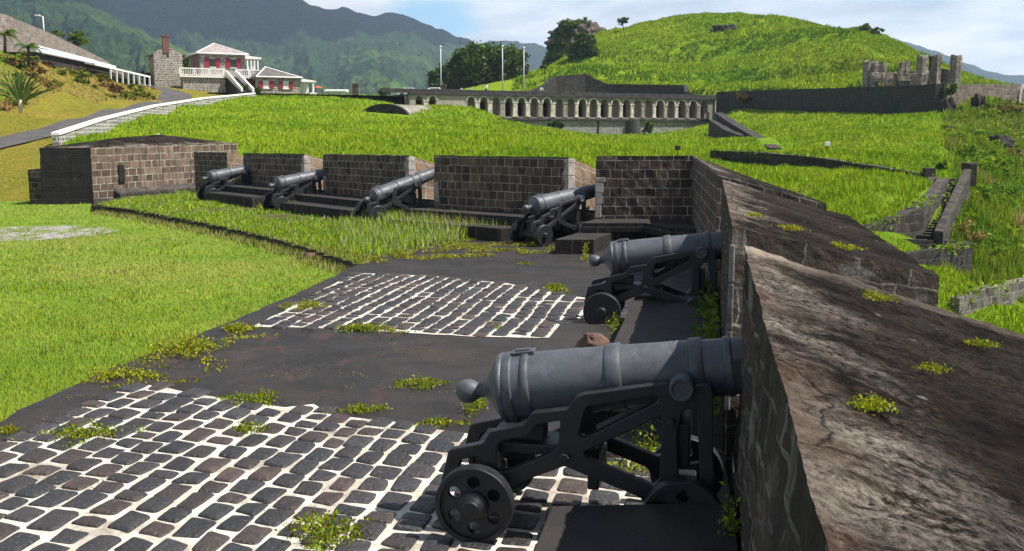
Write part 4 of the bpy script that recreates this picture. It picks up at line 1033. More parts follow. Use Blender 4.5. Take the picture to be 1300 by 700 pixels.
def terrain():
    NA, NR = 260, 230
    ta = np.linspace(-.80, .82, NA); yy = np.exp(np.linspace(math.log(24), math.log(185), NR))
    A_, Y_ = np.meshgrid(ta, yy); X_ = A_ * Y_; Z_ = HZ(X_, Y_)
    nb = vnoise(X_.ravel(), Y_.ravel(), .22, 3).reshape(X_.shape) * .16 + vnoise(X_.ravel(), Y_.ravel(), .7, 5).reshape(X_.shape) * .06
    zn = zones(X_, Y_); amp = np.choose(zn, [1, .35, 2.6, 4.0]); Z_ = Z_ + nb * amp
    Z_ = np.where((Y_ > 172) , np.minimum(Z_, 7), Z_)
    t = np.clip(.5 + .8 * vnoise(X_.ravel(), Y_.ravel(), .12, 8).reshape(X_.shape), 0, 1)
    c = np.zeros((NR, NA, 4)); c[..., 3] = 1
    for k, (a, b) in ZC.items():
        m = zn == k; c[m, :3] = mixcol(a, b, t[m])
    V = np.stack([X_, Y_, Z_], -1).reshape(-1, 3)
    i = np.arange(NR - 1)[:, None] * NA + np.arange(NA - 1)[None]; Fq = np.stack([i, i + 1, i + NA + 1, i + NA], -1).reshape(-1, 4)
    me = bpy.data.meshes.new('hillside'); me.from_pydata(V.tolist(), [], Fq.tolist()); 
    a = me.color_attributes.new('Col', 'FLOAT_COLOR', 'POINT'); a.data.foreach_set('color', c.astype(np.float32).ravel())
    me.polygons.foreach_set('use_smooth', [True] * len(me.polygons))
    n = NT('hillside_turf'); v = n.obj()
    cc = n.mix(n.ramp(n.noise(v, .9, 8, .7), [(.3, .4), (.6, 0)]), n.attr('Col'), (.05, .10, .006))
    me.materials.append(n.pbr(cc, .95, n.bump(n.noise(v, 2.2, 8, .75), 1, .35), spec=.1))
    o = bpy.data.objects.new('hillside', me); col.objects.link(o); tag(o, kind='structure')
terrain()
mb = MB(); S = 9000
mb.quad([(-S, -400, -32), (S, -400, -32), (S, S, -32), (-S, S, -32)]); o = mb.build('ground', m_soil('lowland_green', (.02, .05, .012), (.05, .09, .02), .004)); tag(o, kind='structure')

# grass over the slopes
WALL_LINES = [[(906, 191, 60), (960, 193, 57.6), (1040, 200, 54.2), (1120, 212, 50.2), (1176, 221, 47.8)], [(930, 117, 154), (1000, 114, 139), (1100, 111, 120), (1195, 107, 105)], [(1196, 107, 105.2), (1250, 107.5, 110), (1330, 108, 118)],
              [(1214, 378, 33.6), (1250, 365, 35), (1300, 354, 37), (1380, 345, 40)], [(1118, 301, 37.5), (1165, 305, 38), (1212, 306, 38.4)], [(1146, 322, 35.6), (1190, 314, 36.6), (1231, 306.5, 37.8)],
              [(1085, 293, 37.1), (1105, 286, 37.5), (1135, 275, 38.2), (1166, 262, 38.9), (1185, 243, 42), (1198, 226, 46)], [(912, 143, 118), (935, 158, 104), (960, 172, 91), (985, 188, 74)], [(905, 152, 116), (925, 165, 102), (945, 172, 94)],
              [(458, 150, 107), (520, 153, 104)], [(1204, 226, 47), (1166, 300, 38.5)], [(1212, 226, 47), (1178, 300, 38.5)], [(1196, 226, 47), (1156, 300, 38.5)]]
def slope_blades():
    n = 760000
    ta = rng.uniform(-.60, .60, n); Y = np.exp(rng.uniform(math.log(29), math.log(150), n)); X = ta * Y
    zn = zones(X, Y); Z = HZ(X, Y)
    rd = road_mask(X, Y)
    ok = ~rd & ((Y > 38) | (ta > .33) & (Y > 30)) & ~((X < -8) & (Y < 46) & (X > -19)) & ~inpoly(X, Y, ARC_FOOT)
    X, Y, Z, zn = X[ok], Y[ok], Z[ok], zn[ok]
    wd_ = np.full(len(X), 99.0)
    for L in WALL_LINES:
        q_ = [P2(PY(a, b, c)) for a, b, c in L]
        for a, b in zip(q_, q_[1:]):
            d_ = b - a; l2 = d_.length_squared; t_ = np.clip(((X - a.x) * d_.x + (Y - a.y) * d_.y) / l2, 0, 1); dx, dy = X - a.x - t_ * d_.x, Y - a.y - t_ * d_.y
            wd_ = np.minimum(wd_, np.where(dy < .1, np.hypot(dx, dy), 99))
    wd_ /= np.clip(Y / 55, .6, 2); kk = wd_ > .5; X, Y, Z, zn, wd_ = X[kk], Y[kk], Z[kk], zn[kk], wd_[kk]; hs_ = np.clip(.55 + (wd_ - .5) / 2.6, .55, 1)
    g = vnoise(X, Y, .16, 31); g2 = vnoise(X, Y, .55, 32)
    Z = Z + (vnoise(X, Y, .22, 3) * .16 + vnoise(X, Y, .7, 5) * .06) * np.choose(zn, [1, .35, 2.6, 4.0])
    for k, nm, lab, hh, ca, cb, dryf in ((0, 'slope_grass', 'tall vivid green grass on the slopes behind the battery', (.15, .38), (.14, .27, .008), (.31, .42, .02), .03),
                                       (1, 'mown_grass', 'short yellowish mown grass beside the road', (.04, .11), (.21, .25, .02), (.42, .32, .05), .2),
                                       (2, 'bank_scrub', 'rough yellow and rust coloured scrub on the bank below the long shed', (.10, .34), (.17, .23, .014), (.42, .31, .06), .18),
                                       (3, 'ravine_scrub', 'bushy green scrub over the broken ground at the right', (.2, .8), (.08, .18, .008), (.24, .33, .02), .1)):
        m = zn == k; nn = m.sum()
        t = np.clip(.45 + .6 * g[m] + .35 * g2[m] + rng.normal(0, .11, nn), 0, 1); c = mixcol(ca, cb, t)
        dry = rng.uniform(0, 1, nn) < dryf * (1 + 2 * g2[m]); c[dry] = np.array([.34, .25, .09]) * rng.uniform(.6, 1.1, (dry.sum(), 1))
        if k == 3:
            pk = (g2[m] + .6 * g[m]) > .62; c[pk] = mixcol((.16, .12, .04), (.36, .27, .13), t[pk])
        if k == 2:
            gl = 650 + F * X[m] / Y[m] < 42; c[gl] = mixcol((.12, .26, .008), (.26, .38, .014), t[gl])
            rust = (g[m] + g2[m] * .8) > .45; c[rust] = np.array([.17, .09, .035]) * rng.uniform(.6, 1.3, (rust.sum(), 1))
        P = np.stack([X[m], Y[m], Z[m] - .03], 1); cl_ = vnoise(X[m], Y[m], 1.1, 77); h = rng.uniform(*hh, nn) * np.clip(.8 + .4 * g2[m] + .8 * cl_, .3, 1.6) * hs_[m]; c *= np.clip(1 + .22 * cl_ + .2 * g2[m], .6, 1.4)[:, None]; ye = np.clip((vnoise(X[m], Y[m], .06, 91) + .4 * g2[m] - .1) * 1.6, 0, .38)[:, None] * (k == 0); c = c * (1 - ye) + np.array([.33, .39, .03]) * ye; wd = np.clip(Y[m] * .0011, .045, .16)
        tri = blade_tris(P, h, wd, .55)
        o = bulk(nm, tri, c, M['blade']); tag(o, lab, 'grass', kind='stuff')

# ------------------------------------------------------------------ road and white topped wall
def strip_on(pts, w_, z, name, mat, kind='structure'):
    q = dense([Vector(p) for p in pts], 1.5); V = []; n = 5
    for i, p in enumerate(q):
        d = (q[min(i + 1, len(q) - 1)] - q[max(i - 1, 0)]).normalized(); s_ = Vector((d.y, -d.x))
        for k in range(n):
            r = p + s_ * w_ * (k / (n - 1) - .5); V.append((r.x, r.y, hz(r.x, r.y) + z))
    Fq = [(i * n + k, i * n + k + 1, (i + 1) * n + k + 1, (i + 1) * n + k) for i in range(len(q) - 1) for k in range(n - 1)]
    me = bpy.data.meshes.new(name); me.from_pydata(V, [], Fq); me.materials.append(mat); o = bpy.data.objects.new(name, me); col.objects.link(o); tag(o, kind=kind); return q
def pl(px, Y): return Vector(((px - 650) / F * Y, Y))
ROAD = [pl(-130, 54), pl(-60, 59), pl(0, 64), pl(60, 70), pl(120, 80), pl(165, 92), pl(205, 104), pl(228, 113), pl(232, 120), pl(215, 127), pl(193, 131), pl(150, 136)]
def road_mask(X, Y):
    m = np.zeros(X.shape, bool)
    for a, b in zip(ROAD, ROAD[1:]):
        d = b - a; L = d.length; d = d / L; s_ = (X - a.x) * d.x + (Y - a.y) * d.y; q = np.abs((X - a.x) * d.y - (Y - a.y) * d.x); m |= (s_ > -.5) & (s_ < L + .5) & (q < 1.75)
    return m
strip_on(ROAD, 3.4, .10, 'road', m_plain('grey_road_asphalt', (.062, .056, .054), .85, .3, .8, .3))
ARC_A = Vector(((518 - 650) / F * 136, 136.0)); ARC_B = Vector(((912 - 650) / F * 160, 160.0))
ad = (ARC_B - ARC_A).normalized(); an = Vector((-ad.y, ad.x))
ARC_FOOT = [tuple(ARC_A - an * .2), tuple(ARC_B - an * .2), tuple(ARC_B + an * 40), tuple(ARC_A + an * 40)]
slope_blades()
def zp(px, py, Y): return PY(px, py, Y).z
def pts3(L): return [P2(PY(a, b, Y)) for a, b, Y in L], [zp(a, b, Y) for a, b, Y in L]
def wall_run(name, pts, h, th, mats, label, cat, cop=None, base=-.6, tops=None, uvw=True, group=None, capm=None):
    """wall along plan points following the ground; optional coping part"""
    q = dense([Vector(p) for p in pts], 1.2); root = empty(name, (0, 0, 0), 0, label, cat, group)
    zt = []; Ls = [0]
    for a, b in zip(q, q[1:]): Ls.append(Ls[-1] + (b - a).length)
    if tops:
        # tops: z given at the original points
        Lo = [0]
        for a, b in zip(pts, pts[1:]): Lo.append(Lo[-1] + (Vector(b) - Vector(a)).length)
        zt = list(np.interp(Ls, Lo, tops))
    else: zt = [hz(p.x, p.y) + h for p in q]
    mb = MB(); mc = MB(); Lh, Rh = [], []
    for i, p in enumerate(q):
        d = (q[min(i + 1, len(q) - 1)] - q[max(i - 1, 0)]).normalized(); s_ = Vector((d.y, -d.x)); Lh.append((p - s_ * th / 2, p - s_ * (th / 2 + .06))); Rh.append((p + s_ * th / 2, p + s_ * (th / 2 + .06)))
    ch = .16 if cop else 0
    for i in range(len(q) - 1):
        for S_, sg in ((Lh, -1), (Rh, 1)):
            a, b = S_[i][0], S_[i + 1][0]; za = min(hz(a.x, a.y), zt[i] - .3) + base; zb = min(hz(b.x, b.y), zt[i + 1] - .3) + base
            mb.quad([(a.x, a.y, za), (b.x, b.y, zb), (b.x, b.y, zt[i + 1] - ch), (a.x, a.y, zt[i] - ch)], 0, [(Ls[i], za), (Ls[i + 1], zb), (Ls[i + 1], zt[i + 1]), (Ls[i], zt[i])])
        a, b, c, d = Lh[i][0], Lh[i + 1][0], Rh[i + 1][0], Rh[i][0]
        mb.quad([(a.x, a.y, zt[i] - ch), (b.x, b.y, zt[i + 1] - ch), (c.x, c.y, zt[i + 1] - ch), (d.x, d.y, zt[i] - ch)], 0 if capm is None else 1, [(Ls[i], 0), (Ls[i + 1], 0), (Ls[i + 1], th), (Ls[i], th)])
        if cop:
            a, b, c, d = Lh[i][1], Lh[i + 1][1], Rh[i + 1][1], Rh[i][1]
            lo = [(v.x, v.y, z - .157) for v, z in ((a, zt[i]), (b, zt[i + 1]), (c, zt[i + 1]), (d, zt[i]))]; hi = [(v.x, v.y, z) for v, z in ((a, zt[i]), (b, zt[i + 1]), (c, zt[i + 1]), (d, zt[i]))]
            mc.quad(hi); mc.quad([lo[0], lo[1], hi[1], hi[0]]); mc.quad([lo[2], lo[3], hi[3], hi[2]])
            if i == 0: mc.quad([lo[3], lo[0], hi[0], hi[3]])
            if i == len(q) - 2: mc.quad([lo[1], lo[2], hi[2], hi[1]])
    for i in (0, len(q) - 1):
        a, b = Lh[i][0], Rh[i][0]; z0 = min(hz(a.x, a.y), zt[i] - .3) + base
        mb.quad([(a.x, a.y, z0), (b.x, b.y, z0), (b.x, b.y, zt[i] - ch), (a.x, a.y, zt[i] - ch)], 0, [(0, z0), (th, z0), (th, zt[i]), (0, zt[i])])
    o = mb.build('wall', mats, root, disp=rough(.05, .9) if not cop else None)
    if cop: mc.build('coping', cop, root)
    return root
M['white'] = m_plain('white_paint', (.72, .70, .66), .6, .12, 3, .2)
M['whitestone'] = m_blocks('whitewashed_rubble', (.12, .11, .10), (.42, .40, .36), (.55, .53, .48), bw=.5, rh=.3, ms=.06, stain=.25, lichen=(.6, .58, .54), lich=.6)
M['rubble'] = m_blocks('grey_rubble_masonry', (.10, .085, .07), (.30, .26, .215), (.26, .24, .21), bw=.5, rh=.33, ms=.035, stain=.45, warp=.1)
M['rubble_mid'] = m_blocks('lichened_retaining_masonry', (.032, .027, .022), (.105, .085, .066), (.11, .095, .08), bw=.55, rh=.34, ms=.03, stain=.6, warp=.12, lich=.35)
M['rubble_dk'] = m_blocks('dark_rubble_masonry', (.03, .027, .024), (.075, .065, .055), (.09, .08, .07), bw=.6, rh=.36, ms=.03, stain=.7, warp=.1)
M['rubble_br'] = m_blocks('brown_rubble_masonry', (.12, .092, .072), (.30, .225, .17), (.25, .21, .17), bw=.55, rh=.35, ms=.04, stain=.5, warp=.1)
q, z = pts3([(70, 168.5, 62), (128, 150, 76), (196, 133.5, 97), (258, 124, 115), (322, 118, 131)])
wall_run('roadside_wall', q, .85, .38, M['whitestone'], 'long low stone wall with a white coping climbing beside the road', 'wall', cop=M['white'], tops=z)

# ------------------------------------------------------------------ right hand walls
q, z = pts3([(906, 191, 60), (960, 193, 57.6), (1040, 200, 54.2), (1120, 212, 50.2), (1176, 221, 47.8)])
wall_run('terrace_wall', q, 0, .6, M['rubble_dk'], 'low dark retaining wall dividing the two green terraces on the right', 'wall', tops=z, base=-.9)
q, z = pts3([(914, 117, 158.5), (1000, 114, 139), (1100, 111, 120), (1195, 107, 105)])
long_root = wall_run('curtain_wall', q, 0, 1.2, M['rubble_dk'], 'long shaded dark wall running from the arcade to the ruined building', 'wall', tops=z, base=-1.5)  # darker rubble colour carries the shade of this stretch
q, z = pts3([(1196, 107, 105.2), (1250, 107.5, 110), (1330, 108, 118), (1400, 109, 124)])
wr = wall_run('curtain_wall', q, 0, 1.2, M['rubble_br'], 'sunlit brown wall at the right edge with a pale arched opening', 'wall', tops=z, base=-2.5)  # lighter rubble colour carries the sunlight on this stretch
# arched opening in it
d = (q[2] - q[0]).normalized(); c = P2(PY(1293, 120, 114.3)); nrm = Vector((d.y, -d.x)); zc = zp(1293, 124, 114)
arc = [(-.8, -1.2), (.8, -1.2)] + [(.8 * math.cos(t), .3 + .8 * math.sin(t)) for t in np.linspace(0, math.pi, 13)]
ring = [(-1.25, -1.2), (1.25, -1.2)] + [(1.25 * math.cos(t), .3 + 1.15 * math.sin(t)) for t in np.linspace(0, math.pi, 15)]
Tm = Matrix.Translation((c.x, c.y, zc)) @ Matrix.Rotation(math.atan2(d.y, d.x), 4, 'Z')
p_ = plate('arch_surround', ring, [[(x * .999, y) for x, y in arc]], .5, M['quoin'], wr, None, bevel=.02); p_.data.transform(Tm @ Matrix.Translation((0, -.55, 0)))
p_ = plate('opening', arc, [], .2, m_plain('dark_opening', (.008, .008, .008), .9), wr, None, bevel=.01); p_.data.transform(Tm @ Matrix.Translation((0, -.52, 0)))

M['ruin'] = m_blocks('pale_ruin_stone', (.20, .165, .13), (.42, .35, .28), (.38, .33, .27), bw=.5, rh=.34, ms=.03, stain=.4, warp=.12, lich=.4)
def ruin():
    d = Vector((45, -53)).normalized(); Y0 = 117
    root = empty('ruined_building', (0, 0, 0), 0, 'roofless ruin with broken stone pillars standing behind the long dark wall', 'ruin')
    def blk(x0, x1, y0, y1, Y, th=1.0, mat='ruin', name='broken_wall', lean=.0, rot=0):
        a = PY(x0, y1, Y); b = PY(x1, y0, Y); w_ = b.x - a.x; h_ = b.z - a.z; mb = MB()
        nx, nz = max(2, int(w_ / .25)), max(3, int(h_ / .25))
        X0, X1 = a.x, b.x; z0, z1 = a.z - .8, b.z
        for (p, r, uu) in (((X0, Y), (X1, Y), w_), ((X1, Y), (X1, Y + th), th), ((X1, Y + th), (X0, Y + th), w_), ((X0, Y + th), (X0, Y), th)):
            mb.grid((*p, z0), (*r, z0), (*r, z1), (*p, z1), max(2, uu / .25), nz, 0, (X0, z0), uu, z1 - z0)
        mb.grid((X0, Y, z1), (X1, Y, z1), (X1, Y + th, z1), (X0, Y + th, z1), nx, max(2, th / .25), 0, (0, 0), w_, th)
        ob = mb.build(name, M[mat], root, disp=lambda co, nn: co + nn * noise.fractal(co * 1.1, .8, 2, 3) * .12 + Vector((0, 0, noise.noise(Vector((co.x * 1.7, co.y, 4))) * .3 if co.z > z1 - .05 else 0)), merge=.003)
        cx_, cy_ = (X0 + X1) / 2, Y; T_ = Matrix.Translation((cx_, cy_, 0)) @ Matrix.Rotation(R(rot or (28 if w_ < 1.6 else 8)), 4, 'Z') @ Matrix.Translation((-cx_, -cy_, 0)); ob.data.transform(T_); return ob
    def cr(x0, x1, y0, y1, Y, th, name, rot=15, mat='ruin'): return blk(1080 + .2142 * (x0 - (x1 - x0) * .12), 1080 + .2142 * (x1 + (x1 - x0) * .12), 50 + .2142 * y0, 50 + .2142 * y1, Y + 2 + max(0, (1165 - 1080 - .2142 * x0) / 65 * 6), th, mat, name, rot=rot)
    cr(100, 140, 130, 292, 117, 1.1, 'pillar'); cr(146, 212, 138, 200, 117.6, .5, 'broken_wall', 8); cr(140, 300, 198, 214, 117.2, .5, 'lintel_wall', 6); cr(300, 408, 186, 206, 116.4, .5, 'lintel_wall', 6)
    cr(304, 350, 132, 190, 117.2, .7, 'broken_wall', 12); cr(330, 352, 150, 168, 116.9, .3, 'broken_wall', 12)
    for x in (133, 198, 266, 322, 372): cr(x - 9, x + 9, 205, 292, 116.8, .35, 'pier', 10)
    cr(140, 165, 214, 292, 118.5, .4, 'back_wall', 6, 'rubble_dk'); cr(210, 255, 214, 292, 118.7, .4, 'back_wall', 6, 'rubble_dk'); cr(280, 312, 214, 292, 119, .4, 'back_wall', 6, 'rubble_dk'); cr(335, 400, 206, 292, 119, .4, 'back_wall', 6, 'rubble_dk')
    cr(420, 462, 96, 285, 112.6, 1.1, 'pillar'); cr(462, 510, 176, 208, 113.4, .6, 'lintel_wall', 10); cr(464, 508, 262, 285, 113.4, .6, 'broken_wall', 10); cr(476, 506, 96, 180, 114.2, .5, 'broken_wall', 10, 'rubble_dk')
    cr(508, 540, 94, 285, 112.8, .9, 'pillar'); cr(545, 610, 182, 285, 115.5, .6, 'broken_wall', 8, 'rubble_dk'); cr(590, 612, 240, 285, 113.6, .5, 'broken_wall', 10)
    cr(622, 660, 95, 285, 111.2, 1.1, 'pillar'); cr(212, 250, 214, 292, 117.6, .4, 'broken_wall', 6); cr(380, 425, 200, 292, 114.5, .6, 'broken_wall', 8); cr(462, 474, 206, 264, 113.5, .5, 'broken_wall', 8)
ruin()

def leafblob(name, blobs, n, size, ca, cb, parent=None, mat='leaf', seed=0, up=.2, shell=.55):
    """leaves through the volume of ellipsoids (x,y,z,rx,ry,rz) with uneven clumping"""
    lr = np.random.default_rng(seed + 5); vol = np.array([b[3] * b[4] * b[5] for b in blobs]) ** .75; vol /= vol.sum(); P = []; C = []
    for b, v in zip(blobs, vol):
        k = max(20, int(n * v)); nc = max(6, int(k / 22))
        d = lr.normal(size=(nc, 3)); d /= np.linalg.norm(d, axis=1)[:, None]; r = lr.uniform(shell, 1.06, nc)[:, None]; cc = d * r
        idx = lr.integers(0, nc, k); q = cc[idx] + lr.normal(size=(k, 3)) * .13
        tone = lr.uniform(0, 1, nc)[idx] * .6 + lr.uniform(0, .4, k)
        P.append(q * np.array(b[3:6]) + np.array(b[:3])); C.append(tone)
    P = np.concatenate(P); C = np.concatenate(C)
    s_ = lr.uniform(.6, 1.3, len(P)) * size
    return bulk(name, leaf_quads(P, s_, up), mixcol(ca, cb, C), M[mat], parent, nper=4)
GREEN = ((.028, .065, .010), (.085, .15, .018))
def bush(px, py, Y, wpx, hpx, label, ca=(.035, .075, .010), cb=(.12, .17, .02), n=500, size=None, z=None, seed=0, name='bush', cat='bush', group=None):
    b = PY(px, py, Y); w_ = wpx / F * Y / 2; h_ = hpx / F * Y
    bl = [(0, 0, h_ * .45, w_, w_ * .8, h_ * .55)] + [(w_ * .5 * math.cos(k * 2.4 + seed), w_ * .4 * math.sin(k * 2.4), h_ * (.3 + .2 * (k % 3)), w_ * .5, w_ * .5, h_ * .38) for k in range(4)]
    o = leafblob(name, bl, n, size or max(.05, Y * .0022), ca, cb, seed=seed + px); o.location = b; tag(o, label, cat, group); return o
def tree(name, label, base, trunk_h, tr, blobs, n, size, ca, cb, seed=0, cat='tree', lean=(0, 0)):
    root = empty(name, base, 0, label, cat); mb = MB(); rr = random.Random(seed)
    top = Vector((lean[0], lean[1], trunk_h)); mb.tube([(0, 0, -.5), (lean[0] * .3, lean[1] * .3, trunk_h * .5), top], [tr, tr * .8, tr * .6], 9)
    for b in blobs:
        e_ = Vector(b[:3]); m_ = top.lerp(e_, .5) + Vector((0, 0, -.1 * (e_ - top).length)); mb.tube([top - Vector((0, 0, trunk_h * .15)), m_, e_], [tr * .45, tr * .3, tr * .1], 6)
    mb.build('trunk', M['bark'], root, smooth=True)
    leafblob('crown', blobs, n, size, ca, cb, root, seed=seed); return root
M['bark'] = m_plain('brown_bark', (.075, .055, .042), .9, .4, 4, .6)

# ------------------------------------------------------------------ staircase and low ruins on the right
def stairs():
    top = PY(1204, 226, 47); bot = PY(1166, 300, 38.5); d = P2(bot) - P2(top); L = d.length; d = d / L; s_ = Vector((d.y, -d.x)); root = empty('stone_staircase', (top.x, top.y, 0), 0, 'steep flight of stone steps between sloping side walls at the right', 'stairs')
    n = 26; mb = MB(); o = P2(top)
    for i in range(n):
        a = d * (L * i / n); b = d * (L * (i + 1) / n); z = top.z + (bot.z - top.z) * (i + .5) / n; p = [a - s_ * .55, a + s_ * .55, b + s_ * .55, b - s_ * .55]
        mb.prism([tuple(v) for v in (p if (p[1] - p[0]).cross(p[2] - p[1]) > 0 else p[::-1])], z - 1.2, z)
    mb.build('steps', M['step'], root)
    mb = MB(); c = -s_ * .8 - d * .9; mb.box((c.x, c.y, top.z + .15), (.5, .7, 1.1), 0, None); mb.build('end_pier', M['rubble_mid'], root, bevel=.06)
    mb = MB(); c = s_ * .9 - d * .3; mb.box((c.x, c.y, top.z + .0), (.55, .4, .9), 0, None); mb.build('end_pier', M['rubble_mid'], root, bevel=.06)
    for sg, hh, nm in ((1, .1, 'side_wall'), (-1, .42, 'side_wall')):
        mb = MB(); a = s_ * sg * .56; b = a + s_ * sg * .36; e0 = -d * .5; e1 = d * (L + .2)
        P = [a + e0, b + e0, b + e1, a + e1]; zt = [top.z + hh, top.z + hh, bot.z + hh * .6, bot.z + hh * .6]
        if (P[1] - P[0]).cross(P[2] - P[1]) < 0: P = P[::-1]; zt = zt[::-1]
        mb.prism([tuple(v) for v in P], bot.z - 1.5, zt); mb.build(nm, M['rubble_mid'], root, bevel=.05)
stairs()
def lowwall(name, L, th, mat, label, base=-1.2, group=None):
    q, z = pts3(L); return wall_run(name, q, 0, th, M[mat], label, 'wall', tops=z, base=base, group=group)
lowwall('retaining_wall', [(1212, 378, 33.4), (1250, 365, 34.7), (1300, 354, 36.8), (1380, 345, 40)], .35, 'rubble', 'pale brown retaining wall cutting across the grass by the right edge', -2)
lowwall('ruined_wall', [(1118, 301, 37.5), (1165, 305, 38), (1212, 306, 38.4)], .35, 'rubble_dk', 'dark back wall of the low roofless enclosure below the staircase', -1.5)
lowwall('ruined_wall', [(1146, 322, 35.6), (1190, 314, 36.6), (1231, 306.5, 37.8)], .35, 'rubble_dk', 'brown front wall of the low roofless enclosure below the staircase', -2)
lowwall('terrace_wall', [(1085, 293, 37.1), (1105, 286, 37.5), (1135, 275, 38.2), (1166, 262, 38.9), (1185, 243, 42), (1198, 226, 46)], .5, 'rubble_mid', 'pale wall edging the lower green terrace beside the staircase', -2)
lowwall('ruined_wall', [(912, 143, 118), (935, 158, 104), (960, 172, 91), (985, 188, 74)], .9, 'rubble_dk', 'dark broken wall running down the slope from the end of the arcade', -.6)
lowwall('ruined_wall', [(905, 152, 116), (925, 165, 102), (945, 172, 94)], .9, 'rubble_dk', 'short dark broken wall beside the sloping one below the arcade end', -.4)

def overgrow(L, n, drop, label, up=.12):
    q, z = pts3(L); P = []
    Ls = [0]
    for a, b in zip(q, q[1:]): Ls.append(Ls[-1] + (b - a).length)
    lr = np.random.default_rng(len(L) * 7 + n)
    for u in lr.uniform(0, Ls[-1], n):
        if noise.noise(Vector((u * .55, n, 3))) < -.12: continue
        i = int(np.searchsorted(Ls, u)) - 1; i = max(0, min(i, len(q) - 2)); t = (u - Ls[i]) / (Ls[i + 1] - Ls[i]); p = q[i].lerp(q[i + 1], t); zz = z[i] + (z[i + 1] - z[i]) * t; r = abs(lr.normal()); P.append((p.x + lr.normal() * .2, p.y - .15 * r + lr.normal() * .22, zz + up - r * drop * lr.uniform(0, 1)))
    P = np.array(P); o = bulk('overgrowth', leaf_quads(P, lr.uniform(.05, .12, len(P)), up=.1), mixcol((.06, .14, .008), (.26, .36, .02), lr.uniform(0, 1, len(P))), M['leaf'], nper=4); tag(o, label, 'weeds', kind='stuff')
overgrow([(1212, 378, 33.4), (1250, 365, 34.7), (1300, 354, 36.8), (1380, 345, 40)], 520, .25, 'weeds hanging over the pale brown retaining wall')
overgrow([(1085, 293, 37.1), (1105, 286, 37.5), (1135, 275, 38.2), (1166, 262, 38.9), (1185, 243, 42)], 420, .25, 'weeds hanging over the terrace wall by the staircase')
overgrow([(906, 191, 60), (960, 193, 57.6), (1040, 200, 54.2), (1120, 212, 50.2), (1176, 221, 47.8)], 900, .2, 'weeds along the top of the low dark terrace wall')
overgrow([(1213, 226, 47.3), (1180, 298, 39)], 160, .4, 'weeds over the outer side wall of the staircase', .35)
overgrow([(1146, 322, 35.6), (1190, 314, 36.6), (1231, 306.5, 37.8)], 200, .2, 'weeds along the roofless enclosure wall', .02)
